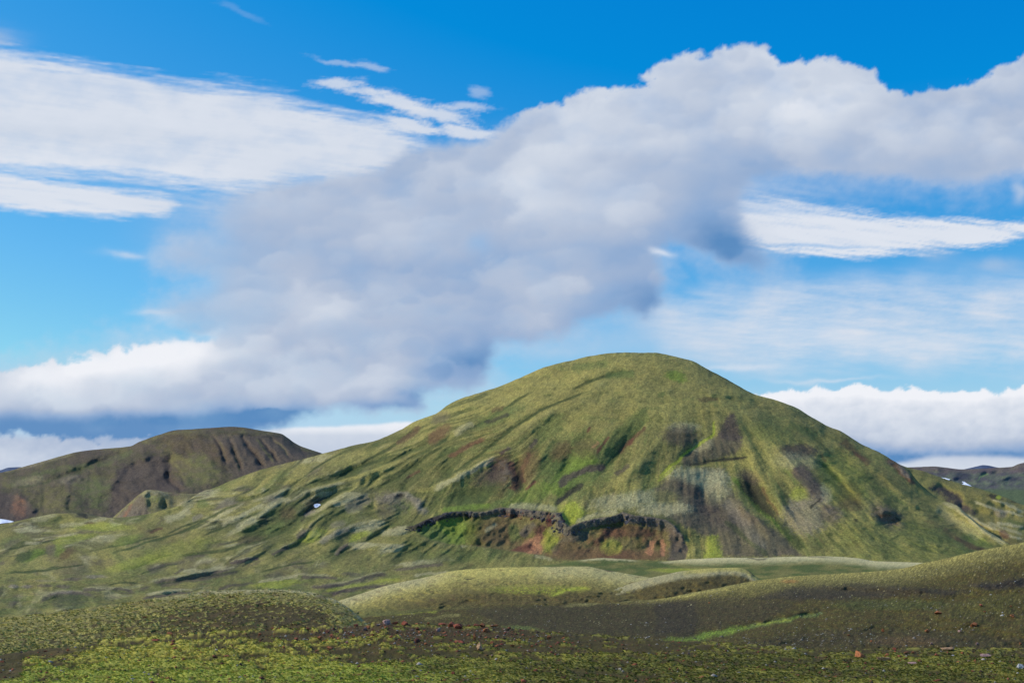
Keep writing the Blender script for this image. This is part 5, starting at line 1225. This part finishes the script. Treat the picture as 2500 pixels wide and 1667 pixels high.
    for g in [(1650, 180, 260, 90, 0, .12), (1300, 300, 180, 60, -10, .14), (1900, 240, 160, 80, 0, .10), (1230, 480, 120, 60, 0, .17), (1480, 330, 250, 50, 0, .08), (1180, 650, 130, 45, 0, .08), (760, 720, 60, 30, 0, .14), (820, 560, 160, 40, 0, .08),
              (330, 830, 190, 36, -6, .36), (90, 870, 160, 36, -8, .34), (500, 810, 100, 30, 0, .16), (130, 930, 200, 40, 0, .16), (700, 880, 160, 30, 0, .12), (560, 880, 100, 30, 0, .12), (880, 850, 50, 30, 0, .14), (1080, 790, 26, 20, 0, .2), (1250, 740, 60, 30, 0, .16), (1440, 470, 120, 40, 0, .08), (2150, 340, 130, 50, 0, .07), (2020, 330, 60, 50, 0, .06),
              (1690, 570, 90, 38, 22, -.42), (1640, 500, 60, 40, 40, -.20), (1450, 680, 90, 40, -10, -.30), (1500, 700, 40, 34, 0, -.22), (1380, 590, 130, 40, 0, -.10), (1040, 840, 110, 48, -10, -.40), (1100, 800, 50, 60, 0, -.2), (960, 905, 60, 22, 0, -.38), (880, 935, 80, 14, 0, -.32),
              (960, 640, 160, 50, 10, -.16), (1080, 570, 120, 40, 0, -.06), (560, 500, 80, 50, 0, -.10), (700, 440, 100, 30, 0, -.08), (1050, 350, 140, 40, 0, -.12), (1700, 400, 150, 26, -8, -.18), (1960, 290, 60, 60, 0, -.10), (480, 960, 300, 22, -2, -.52), (600, 962, 120, 18, 0, -.4), (260, 975, 260, 22, 0, -.40), (0, 985, 200, 24, 0, -.5), (540, 700, 80, 40, 0, -.04), (840, 790, 60, 40, 0, -.05), (2300, 250, 90, 40, 0, -.06)]:
        b = b + g[5] * gb(*g[:5])
    b = .5 + (b - .5) * 1.25
    # overlapping puffs, each lit on its upper left side and shaded beneath
    g = np.random.default_rng(12)
    B0 = b.copy()
    inside = np.argwhere((sd > 6) & (inview > .95) & (x > -250) & (x < 2600))
    for size, count, amp in ((190, 26, .15), (110, 60, .15), (58, 110, .11), (32, 110, .06)):
        pick = inside[g.integers(0, len(inside), count)]
        pick = pick[np.argsort(-pick[:, 0])]
        for (i, j) in pick:
            cx, cy = x[i, j], y[i, j]
            rx = size * g.uniform(.7, 1.3); ry = rx * g.uniform(.42, .68)
            sel = (np.abs(x[i] - cx) < rx * 2.2 + 60)
            rowsel = (np.abs(y[:, j] - cy) < ry * 2.2 + 60)
            c0_, c1_ = np.argmax(sel), len(sel) - np.argmax(sel[::-1]); r0_, r1_ = np.argmax(rowsel), len(rowsel) - np.argmax(rowsel[::-1])
            w = (slice(r0_, r1_), slice(c0_, c1_))
            u = (x[w] + .6 * w2x[w] - cx) / rx; v = (y[w] + .6 * w2y[w] - cy) / ry
            d = np.sqrt(u * u + v * v) - .28 * (bil[w] - .4)
            soft = sstep(1.12, .62, d) * sstep(-1.5, -.2, -v)
            bl = B0[i, j] * .55 + B0[w] * .45 + amp * np.clip(-.75 * v - .45 * u + .15, -1.1, 1.1)
            b[w] = b[w] + (bl - b[w]) * soft * .72
    edge = sstep(34, 0, sd) * (1 - flank)
    b = b + .05 * edge * sstep(560, 300, y)
    deckbase = sstep(930, 985, y + 12 * soft_n) * sstep(760, 640, x)
    b = b * (1 - deckbase) + .03 * deckbase
    over(.38 * sstep(-85, 25, sd + 40 * soft_n + 22 * fine_n) * sstep(250, 420, y) * sstep(990, 900, y), np.full(x.shape, .66) + .05 * fine_n)
    hole = gb(1100, 560, 34, 24, 0) * .55 + gb(470, 655, 40, 24, 20) * .6 + gb(1560, 600, 50, 20, 0) * .3
    over(np.clip(a * 1.02 - hole, 0, 1) * np.clip(.97 + .25 * soft_n - .32 * flank, 0, 1), b)
    over(.7 * gb(1520, 575, 24, 10, 20), np.full(x.shape, .9))
    over(.35 * gb(1150, 880, 100, 30, -20) * 0, b)

    # scattered cloud of the same kind round the rest of the sky, none across the sun
    s = np.maximum(Z, .05) + .18
    q1 = fbm(X / s * 1.3 + 5, Y / s * 1.3, 6, 61, .55)
    c0 = sstep(.02, .35, q1) * .9
    near_sun = (X * SUN_DIR[0] + Y * SUN_DIR[1] + Z * SUN_DIR[2])
    c0 = c0 * sstep(.94, .80, near_sun) * sstep(math.radians(-2), math.radians(3), E)
    cc = tone(.62 + .3 * fbm(X / s * 3, Y / s * 3, 4, 63))
    col = col * inview[..., None] + cc * (1 - inview[..., None])
    alpha = alpha * inview + c0 * (1 - inview)
    alpha *= sstep(math.radians(-5), math.radians(-2), E)
    m = bpy.data.materials.new('sky_with_clouds'); m.use_nodes = True
    nn, ll = m.node_tree.nodes, m.node_tree.links; nn.clear()
    o = nn.new('ShaderNodeOutputMaterial'); mixn = nn.new('ShaderNodeMixShader'); tr = nn.new('ShaderNodeBsdfTransparent'); em = nn.new('ShaderNodeEmission')
    a1 = nn.new('ShaderNodeAttribute'); a1.attribute_name = 'cover'; a2 = nn.new('ShaderNodeAttribute'); a2.attribute_name = 'cloudiness'
    ll.new(a1.outputs['Color'], em.inputs['Color']); ll.new(a2.outputs['Fac'], mixn.inputs[0]); ll.new(tr.outputs[0], mixn.inputs[1]); ll.new(em.outputs[0], mixn.inputs[2]); ll.new(mixn.outputs[0], o.inputs['Surface'])
    R = 45000.0
    ob = grid_mesh('sky', np.stack([X * R, Y * R, Z * R], -1), m, col, {'cloudiness': alpha})
    structure(ob, 'blue sky with layered ice cloud and a great bank of cumulus')


build_sky()

# ================================================================== rocks
def rock_mesh(name, seed, kind='block', mat=None, sub=1):
    rr = random.Random(seed)
    bm = bmesh.new()
    n = 16 if kind != 'peak' else 12
    for i in range(n):
        v = Vector((rr.gauss(0, 1), rr.gauss(0, 1), rr.gauss(0, 1))).normalized()
        k = rr.uniform(.8, 1.1)
        if kind == 'peak' and v.z > 0:
            s = 1 - .75 * v.z; v = Vector((v.x * s, v.y * s, v.z * 1.1))
        if kind == 'slab':
            v.z *= .55
        if kind == 'column':
            v = Vector((v.x * .8, v.y * .8, v.z))
        bm.verts.new(v * k * .5)
    bmesh.ops.convex_hull(bm, input=bm.verts)
    bmesh.ops.delete(bm, geom=[v for v in bm.verts if not v.link_faces], context='VERTS')
    bmesh.ops.triangulate(bm, faces=bm.faces)
    if sub:
        bmesh.ops.subdivide_edges(bm, edges=bm.edges, cuts=sub, use_grid_fill=True)
        for v in bm.verts:
            d = math.sin(v.co.x * 13 + seed) * math.sin(v.co.y * 11 + 2 * seed) * math.cos(v.co.z * 12)
            v.co += v.co.normalized() * (.035 * d + rr.uniform(-.025, .025))
    bm.normal_update()
    me = bpy.data.meshes.new(name); bm.to_mesh(me); bm.free()
    if mat:
        me.materials.append(mat)
    return me


M_RUST = rock_material('rust_scoria', (122, 72, 46), (200, 128, 80), 9.0, .03)
M_RED = rock_material('red_scoria', (112, 58, 42), (186, 106, 76), 9.0, .03)
M_TAN = rock_material('tan_rock', (140, 106, 76), (206, 166, 124), 9.0, .03)
M_PINK = rock_material('pinkish_rock', (110, 82, 72), (186, 150, 136), 8.0, .03)
M_GREY = rock_material('pale_grey_rock', (120, 116, 110), (196, 192, 186), 6.0, .03)
M_BASALT = rock_material('basalt', (34, 32, 34), (104, 98, 98), 5.0, .06)
M_REDROCK = rock_material('iron_red_rock', (70, 34, 34), (118, 66, 58), 5.0, .06)
MATS = dict(rust=M_RUST, red=M_RED, tan=M_TAN, pink=M_PINK, grey=M_GREY)


def px_point(px, py):
    best = None
    for TT in (BANK, KNOLL, SLOPE):
        p, i = TT.find(px, py)
        e = abs(TT.PX[i] - px) + abs(TT.PY[i] - py)
        if e < 4 and (best is None or p.y < best[0].y):
            best = (p, i, TT)
    return best or (BANK.find(px, py)[0], None, BANK)


RCACHE = {}


def place_rock(sheet, x, y, w, h, mat, label, group=None, kind='block', seed=0, cat='rock', name='rock'):
    px, py = at(sheet, [(x, y)])[0]; k = SHEET[sheet][2]
    wpx, hpx = w * k, h * k
    p, i, TT = px_point(px, py + hpx * .4)
    sc = p.y / FPX
    key = (kind, seed % 7, mat)
    if key not in RCACHE:
        RCACHE[key] = rock_mesh('rock', (seed % 7) * 13 + len(kind), kind, MATS[mat], 2)
    ob = bpy.data.objects.new(name, RCACHE[key]); scene.collection.objects.link(ob)
    W, Hh = wpx * sc * 1.12, hpx * sc * 1.45
    ob.scale = (W, W * random.Random(seed).uniform(.7, .95), Hh)
    ob.location = (p.x, p.y + W * .1, p.z + Hh * .34)
    ob.rotation_euler = (0, random.Random(seed + 1).uniform(-.15, .15), random.Random(seed + 2).uniform(-.35, .35))
    ob['label'] = label; ob['category'] = cat
    if group:
        ob['group'] = group
    return ob


NAMED = [
    ('E', 1078, 525, 50, 30, 'rust', 'orange boulder topped with moss on the upper edge of the left bank', 'block'),
    ('E', 990, 567, 55, 22, 'red', 'flat reddish stone just left of the moss-topped orange boulder', 'slab'),
    ('E', 1112, 622, 40, 16, 'rust', 'small orange stone in bright moss below the moss-topped boulder', 'slab'),
    ('E', 925, 408, 30, 13, 'rust', 'lone orange stone on the brown face of the left knoll', 'slab'),
    ('E', 1447, 655, 38, 18, 'red', 'dark red stone low in the moss left of the red rubble', 'slab'),
    ('E', 2105, 600, 46, 20, 'rust', 'orange-brown slab left of the rubble crest, below the knoll end', 'slab'),
    ('F', 375, 442, 52, 28, 'pink', 'pinkish grey boulder standing highest at the knoll end of the bank crest', 'block'),
    ('F', 490, 463, 48, 22, 'red', 'red boulder on the bank crest right of the pinkish grey one', 'block'),
    ('F', 825, 470, 64, 30, 'red', 'largest dark red boulder on the middle of the bank crest', 'block'),
    ('F', 735, 452, 72, 13, 'red', 'long low red slab on the crest left of the largest red boulder', 'slab'),
    ('F', 1060, 467, 56, 19, 'rust', 'orange-red slab at the right end of the crest rubble', 'slab'),
    ('F', 945, 465, 50, 20, 'red', 'red stone between the two boulder clusters on the bank crest', 'block'),
    ('F', 1015, 492, 50, 26, 'rust', 'broken orange stone leaning below the right end of the crest rubble', 'block'),
    ('F', 935, 545, 26, 48, 'rust', 'upright orange stone like a small pillar above the tan triangular rock', 'column'),
    ('F', 975, 597, 56, 42, 'tan', 'tan triangular rock standing alone in the middle of the bank', 'peak'),
    ('F', 840, 570, 66, 24, 'red', 'flat red slab left of the tan triangular rock', 'slab'),
    ('G', 1300, 655, 82, 44, 'rust', 'big orange pitted boulder with a pointed top, lower right foreground', 'peak'),
    ('G', 1465, 690, 86, 32, 'tan', 'broken hollow tan boulder right of the big orange pitted one', 'slab'),
    ('G', 1645, 701, 62, 20, 'pink', 'flat pinkish stone right of the hollow tan boulder', 'slab'),
    ('G', 1870, 622, 90, 30, 'tan', 'broad brownish tan boulder with dark holes, right foreground', 'slab'),
    ('G', 1612, 630, 44, 19, 'rust', 'small orange arched stone left of the broad brownish tan boulder', 'slab'),
    ('G', 1905, 660, 28, 12, 'grey', 'small pale grey stone just below the broad brownish tan boulder', 'slab'),
    ('G', 2110, 664, 74, 22, 'pink', 'flat pink-brown stone at the far right of the foreground bank', 'slab'),
    ('G', 1805, 381, 46, 17, 'rust', 'orange stone highest on the right gravel slope', 'block'),
    ('G', 2037, 456, 56, 23, 'rust', 'largest orange boulder on the right gravel slope', 'block'),
    ('G', 1452, 492, 22, 22, 'rust', 'small orange arch-shaped stone on the gravel slope, leftmost there', 'column'),
    ('G', 1740, 497, 36, 18, 'rust', 'orange stone beside white pebbles in the middle of the gravel slope', 'block'),
    ('G', 2330, 576, 16, 20, 'rust', 'small upright orange stone at the right edge of the gravel slope', 'column'),
    ('G', 2335, 738, 44, 26, 'grey', 'grey stone in the lower right corner of the foreground', 'block'),
]
for i, (s, x, y, w, h, m, lab, kd) in enumerate(NAMED):
    ob = place_rock(s, x, y, w, h, m, lab, None, kd, 40 + i, name='boulder' if w > 44 else 'stone')
SMALL = [
    ('rust-red stone in the rubble scattered under the bank crest', 'rust-red stones scattered on the bank crest',
     [('E', 1655, 515, 25), ('E', 1895, 545, 35), ('E', 2035, 550, 35), ('E', 2065, 573, 20), ('E', 2160, 555, 35), ('E', 2118, 537, 18), ('E', 2218, 575, 22), ('E', 1810, 607, 28), ('E', 2260, 550, 18), ('E', 2330, 485, 34), ('E', 2030, 615, 35), ('E', 1960, 495, 28), ('E', 1850, 487, 30), ('E', 1740, 492, 24),
      ('F', 320, 465, 20), ('F', 255, 475, 30), ('F', 430, 460, 40), ('F', 575, 455, 35), ('F', 573, 480, 24), ('F', 540, 490, 22), ('F', 585, 502, 26), ('F', 570, 545, 26), ('F', 628, 575, 30), ('F', 790, 455, 50), ('F', 705, 492, 30), ('F', 370, 488, 26), ('F', 295, 530, 26), ('F', 70, 555, 34), ('F', 25, 535, 24), ('F', 125, 577, 26), ('F', 15, 602, 34),
      ('F', 170, 550, 18), ('F', 990, 463, 38), ('F', 180, 458, 30), ('F', 140, 462, 24), ('F', 640, 462, 22), ('F', 1050, 575, 26), ('F', 1178, 582, 30), ('F', 1162, 480, 22), ('F', 1080, 525, 22), ('F', 470, 520, 18), ('F', 400, 555, 20), ('F', 660, 520, 20), ('F', 760, 520, 20), ('F', 1010, 560, 16)]),
    ('small reddish stone lying in the thin moss of the middle bank', 'reddish stones scattered in the middle of the bank',
     [('F', 1415, 538, 36), ('F', 1430, 592, 28), ('F', 1305, 590, 20), ('F', 1455, 648, 18), ('F', 1048, 660, 22), ('F', 1095, 660, 18), ('F', 1250, 820, 40), ('F', 1510, 560, 22), ('F', 800, 775, 26), ('G', 215, 635, 22), ('G', 1090, 665, 20), ('G', 920, 655, 14), ('G', 685, 610, 16), ('E', 15, 690, 30), ('E', 135, 622, 18), ('E', 430, 620, 20), ('E', 290, 620, 22)]),
    ('small orange stone among the gravel and moss at the lower right', 'orange stones scattered on the right slope and bank',
     [('G', 1645, 640, 24), ('G', 1535, 632, 24), ('G', 1480, 664, 34), ('G', 2155, 705, 28), ('G', 1940, 497, 30), ('G', 2285, 403, 34), ('G', 2080, 332, 22), ('G', 345, 318, 18), ('G', 1527, 600, 26), ('G', 2052, 575, 22), ('G', 1237, 525, 24), ('G', 1795, 655, 30), ('G', 2270, 340, 18), ('G', 2100, 372, 18), ('G', 1760, 578, 24), ('G', 1380, 560, 16), ('G', 1600, 685, 26), ('G', 1960, 645, 22), ('G', 1340, 695, 22), ('G', 2000, 690, 18)]),
]
ANCHOR = [('E', 1078, 525, 'the moss-topped orange boulder'), ('E', 1447, 655, 'the dark red stone low in the moss'), ('E', 2105, 600, 'the orange-brown slab'), ('F', 375, 442, 'the pinkish grey boulder'),
          ('F', 825, 470, 'the largest dark red boulder'), ('F', 735, 452, 'the long low red slab'), ('F', 1060, 467, 'the orange-red slab ending the crest rubble'), ('F', 935, 545, 'the upright orange stone'), ('F', 975, 597, 'the tan triangular rock'),
          ('F', 840, 570, 'the flat red slab'), ('F', 490, 463, 'the red crest boulder'), ('G', 1300, 655, 'the big orange pitted boulder'), ('G', 1465, 690, 'the hollow tan boulder'), ('G', 1870, 622, 'the broad brownish tan boulder'),
          ('G', 2037, 456, 'the largest orange boulder on the gravel slope'), ('G', 1805, 381, 'the highest orange stone on the gravel slope'), ('G', 1740, 497, 'the orange stone among white pebbles'), ('G', 1452, 492, 'the arch-shaped orange stone'), ('G', 2110, 664, 'the flat pink-brown stone at far right')]


def small_label(sheet, x, y, w, mat):
    (px, py), = at(sheet, [(x, y)])
    best = min(ANCHOR, key=lambda a: (at(a[0], [a[1:3]])[0][0] - px) ** 2 + 9 * (at(a[0], [a[1:3]])[0][1] - py) ** 2)
    ax, ay = at(best[0], [best[1:3]])[0]
    far = abs(px - ax) > 90
    side = ('left of' if px < ax else 'right of') if abs(px - ax) > 1.4 * abs(py - ay) else ('behind' if py < ay else 'in front of')
    size = 'tiny' if w < 20 else 'small' if w < 28 else 'fair-sized'
    return f"{size} {dict(rust='orange', red='dark red', pink='pinkish')[mat]} stone {'well ' if far and 'of' in side else ''}{side} {best[3]}"


for lab, grp, items in SMALL:
    for j, (s, x, y, w) in enumerate(items):
        mt = ['rust', 'red', 'rust', 'red', 'pink'][j % 5]
        place_rock(s, x, y, w, w * .58, mt, small_label(s, x, y, w, mt), grp, ['block', 'slab', 'block'][j % 3], 100 + j * 3, name='stone')

seen = {}
for o in scene.objects:
    if o.get('group') and o.name.startswith('stone'):
        seen.setdefault(o['label'], []).append(o)
for lab, obs in seen.items():
    if len(obs) == 2:
        obs.sort(key=lambda o: o.location.x / o.location.y)
        obs[0]['label'] = 'left twin: ' + lab; obs[1]['label'] = 'right twin: ' + lab
# ================================================================== lava blocks along the rim of the scar
def rim_outcrop(name, label, pts, n, rows, size, mats, cat='rock outcrop'):
    P = np.array(at('D', pts)); seg = np.hypot(*np.diff(P, axis=0).T); cum = np.concatenate([[0], np.cumsum(seg)])
    rd = random.Random(len(pts) * 7 + n)
    first, _ = HILL.find(*P[len(P) // 2])
    root = bpy.data.objects.new(name, None); scene.collection.objects.link(root); root.location = first
    root['label'] = label; root['category'] = cat
    meshes = [rock_mesh('block', 200 + q, ['block', 'column', 'slab'][q % 3], mats[q % len(mats)], 1) for q in range(6)]
    for q in range(n):
        s = (q + rd.random() * .8) / n * cum[-1]; row = rd.random() ** 1.3
        x = np.interp(s, cum, P[:, 0]); y = np.interp(s, cum, P[:, 1]) + 2 + row * rows
        p, _ = HILL.find(x, y)
        w = size * rd.choice([.45, .6, .8, 1.0, 1.3, 1.75]) * rd.uniform(.85, 1.15)
        b = bpy.data.objects.new('lava_block', meshes[rd.randrange(6)]); scene.collection.objects.link(b)
        b.parent = root
        b.location = p - first + Vector((rd.uniform(-.5, .5), .35 * w, -.22 * w)); b.scale = (w * rd.uniform(.8, 1.4), w, w * rd.uniform(.7, 1.3))
        b.rotation_euler = (rd.uniform(-.3, .3), rd.uniform(-.3, .3), rd.uniform(0, 6.3))


rim_outcrop('lava_rim', 'black lava wall along the left rim of the scar', [(130, 402), (180, 392), (250, 355), (320, 332), (400, 304), (520, 288), (610, 298)], 95, 12, 2.4, [M_BASALT])
rim_outcrop('layered_outcrop', 'layered grey and red rock outcrop in the middle of the scar rim', [(770, 300), (820, 266), (920, 272), (1040, 284), (1150, 296), (1230, 300), (1255, 372)], 130, 22, 2.7, [M_BASALT, M_BASALT, M_REDROCK])
rim_outcrop('blocky_lava_rim', 'grey blocky lava band running up the right rim of the scar', [(1180, 390), (1250, 405), (1300, 400), (1380, 366), (1480, 344), (1600, 324), (1680, 298), (1760, 324), (1900, 345), (1960, 380)], 160, 20, 2.6, [M_BASALT])

# ================================================================== snow patches
M_SNOW = bpy.data.materials.new('old_snow'); M_SNOW.use_nodes = True
b_ = M_SNOW.node_tree.nodes['Principled BSDF']; b_.inputs['Roughness'].default_value = .7
t_ = M_SNOW.node_tree.nodes.new('ShaderNodeTexNoise'); t_.inputs['Scale'].default_value = 1.5
r_ = M_SNOW.node_tree.nodes.new('ShaderNodeValToRGB'); r_.color_ramp.elements[0].color = (.62, .65, .70, 1); r_.color_ramp.elements[1].color = (.86, .87, .90, 1)
M_SNOW.node_tree.links.new(t_.outputs['Fac'], r_.inputs[0]); M_SNOW.node_tree.links.new(r_.outputs[0], b_.inputs['Base Color'])


def snow(TT, pts, label, thick, push):
    """snow drift lying on the terrain, domed and with a closed underside"""
    C = np.array(pts, float); c = C.mean(0)
    bm = bmesh.new(); rings = []
    for k in (1.0, .9, .6, .3):
        ring = []
        for p in C:
            q = c + (p - c) * k
            w, _ = TT.find(q[0], q[1])
            a, b = ray(q[0], q[1]); d = w.y * (1 - push) - (0 if k == 1 else thick * (1 - k * .6))
            ring.append(bm.verts.new((a * d, d, b * d)))
        rings.append(ring)
    m = len(C)
    for r0, r1 in zip(rings, rings[1:]):
        for i in range(m):
            bm.faces.new((r0[i], r0[(i + 1) % m], r1[(i + 1) % m], r1[i]))
    bm.faces.new(rings[-1])
    back = [bm.verts.new(v.co * (1 + 2.5 * push)) for v in rings[0]]
    for i in range(m):
        bm.faces.new((rings[0][(i + 1) % m], rings[0][i], back[i], back[(i + 1) % m]))
    bm.faces.new(list(reversed(back)))
    bmesh.ops.recalc_face_normals(bm, faces=bm.faces)
    me = bpy.data.meshes.new('snow_patch'); bm.to_mesh(me); bm.free(); me.materials.append(M_SNOW)
    ob = bpy.data.objects.new('snow_patch', me); scene.collection.objects.link(ob)
    ob['label'] = label; ob['category'] = 'snow patch'


snow(HILL, at('I', [(1148, 168), (1152, 158), (1172, 153), (1192, 155), (1202, 163), (1192, 170), (1180, 180), (1165, 186), (1152, 180)]), 'small white snow patch in the gully of the left slope', 1.0, .004)
snow(DIST, at('H', [(1145, 551), (1190, 556), (1215, 575), (1260, 598), (1305, 628), (1290, 640), (1200, 625), (1120, 600), (1165, 582), (1175, 572)]), 'larger forked snow patch below the distant hills on the right', 4, .01)
snow(DIST, at('H', [(830, 492), (880, 495), (950, 510), (990, 522), (970, 532), (900, 520), (840, 505)]), 'thin snow streak left of the forked patch on the distant hills', 4, .01)
snow(LEFT, at('A', [(-20, 1012), (5, 1014), (40, 1018), (70, 1024), (98, 1032), (70, 1038), (40, 1040), (0, 1046), (-20, 1046)]), 'bluish snow bank at the left edge beneath the dark scree', 3, .01)

# ================================================================== moss tufts and pebbles (uncountable)
def tri_cloud(name, base, up, side, col, mat, label):
    n = len(base)
    V = np.empty((n, 3, 3), np.float32); V[:, 0] = base - side; V[:, 1] = base + side; V[:, 2] = base + up
    me = bpy.data.meshes.new(name); me.vertices.add(n * 3); me.vertices.foreach_set('co', V.reshape(-1))
    me.loops.add(n * 3); me.polygons.add(n)
    me.loops.foreach_set('vertex_index', np.arange(n * 3, dtype=np.int32)); me.polygons.foreach_set('loop_start', np.arange(n, dtype=np.int32) * 3); me.polygons.foreach_set('loop_total', np.full(n, 3, np.int32))
    me.update(calc_edges=True)
    set_colour(me, 'cover', np.repeat(col, 3, 0)); me.materials.append(mat)
    ob = bpy.data.objects.new(name, me); scene.collection.objects.link(ob); ob['kind'] = 'stuff'; ob['label'] = label
    return ob


M_TUFT = ground_material('moss_tuft', (20.0, 40.0), 0.005, 0.25)


def tufts(TT, moss, col, n, length, name, label, seed):
    g = np.random.default_rng(seed)
    area = np.abs(np.gradient(TT.PY, axis=0)) * (TT.back < .3) * (TT.PY < 1700) * np.clip(moss, 0, 1) ** 1.5
    p = (area / area.sum()).reshape(-1)
    i = g.choice(p.size, n, p=p)
    P = TT.P.reshape(-1, 3)[i]; D = P[:, 1:2]
    P = P + g.normal(0, 1, (n, 3)) * np.array([.05, .12, .0]) * D / 45
    P[:, 2] -= .012
    L = length * g.uniform(.5, 1.4, (n, 1)) * np.sqrt(D / D.mean())
    ang = g.normal(-.5, .9, (n, 1))
    up = np.concatenate([L * -.9 * np.cos(ang * .4), L * .5 * g.normal(0, 1, (n, 1)), L * .42 * g.uniform(.2, 1.3, (n, 1))], 1)
    sd = np.concatenate([g.normal(0, .05, (n, 1)), g.normal(0, .12, (n, 1)), g.uniform(.08, .2, (n, 1))], 1) * L * 1.3
    c = col.reshape(-1, 3)[i] * g.uniform(.65, 1.35, (n, 1))
    tri_cloud(name, P, up, sd, c, M_TUFT, label)


tufts(BANK, BANK_MOSS, BANK_COL, 110000, .085, 'moss_tufts', 'shaggy tufts of bright moss covering the foreground bank', 1)
tufts(KNOLL, KNOLL_MOSS, KNOLL_COL, 40000, .2, 'knoll_moss_tufts', 'tufts of yellow-green moss over the left knoll', 2)

PM = bpy.data.meshes.new


def pebbles(TT, n, size, name, label, seed, wfun, tones):
    g = np.random.default_rng(seed)
    w = np.abs(np.gradient(TT.PY, axis=0)) * (TT.back < .3) * (TT.PY < 1680) * wfun(TT)
    p = (w / w.sum()).reshape(-1); i = g.choice(p.size, n, p=p); P = TT.P.reshape(-1, 3)[i]
    o = np.array([(1, 0, 0), (-1, 0, 0), (0, 1, 0), (0, -1, 0), (0, 0, 1), (0, 0, -1)], np.float32)
    f = np.array([(0, 2, 4), (2, 1, 4), (1, 3, 4), (3, 0, 4), (2, 0, 5), (1, 2, 5), (3, 1, 5), (0, 3, 5)])
    s = size * np.exp(g.normal(0, .45, (n, 1, 1))) * g.uniform(.6, 1.3, (n, 1, 3)) * np.array([1.2, 1.0, .7])
    jit = g.uniform(.7, 1.3, (n, 6, 1))
    V = P[:, None] + o[None] * s * jit
    Fc = (f[None] + 6 * np.arange(n)[:, None, None]).reshape(-1, 3)
    me = bpy.data.meshes.new(name); me.vertices.add(n * 6); me.vertices.foreach_set('co', V.reshape(-1).astype(np.float32))
    me.loops.add(len(Fc) * 3); me.polygons.add(len(Fc)); me.loops.foreach_set('vertex_index', Fc.reshape(-1).astype(np.int32))
    me.polygons.foreach_set('loop_start', np.arange(len(Fc), dtype=np.int32) * 3); me.polygons.foreach_set('loop_total', np.full(len(Fc), 3, np.int32)); me.update(calc_edges=True)
    t = np.array([lin(c) for c in tones])[g.integers(0, len(tones), n)] * g.uniform(.7, 1.2, (n, 1))
    set_colour(me, 'cover', np.repeat(t, 6, 0)); me.materials.append(M_TUFT)
    ob = bpy.data.objects.new(name, me); scene.collection.objects.link(ob); ob['kind'] = 'stuff'; ob['label'] = label


def w_bank(T):
    return .15 + 1.6 * sstep(1590, 1545, T.PY) * sstep(450, 850, T.PX) * sstep(1500, 1250, T.PX) + .5 * sstep(-.1, .4, fbm(T.PX / 60, T.PY / 20, 3, 5))


def w_slope(T):
    return .12 + 1.2 * sstep(.05, .5, fbm(T.PX / 90, T.PY / 22, 3, 7)) + 1.5 * np.exp(-(((T.PX - 2020) / 190) ** 2 + ((T.PY - 1560) / 20) ** 2))


pebbles(BANK, 5000, .035, 'bank_pebbles', 'small red and pale pebbles strewn over the foreground bank', 3, w_bank, [(120, 70, 54), (96, 60, 48), (140, 84, 58), (80, 66, 50), (64, 54, 42), (160, 150, 136)])
pebbles(SLOPE, 4200, .045, 'slope_pebbles', 'white and grey pebbles strewn over the dark gravel slope', 4, w_slope, [(176, 170, 158), (132, 122, 108), (104, 90, 76), (90, 76, 60), (78, 66, 52)])
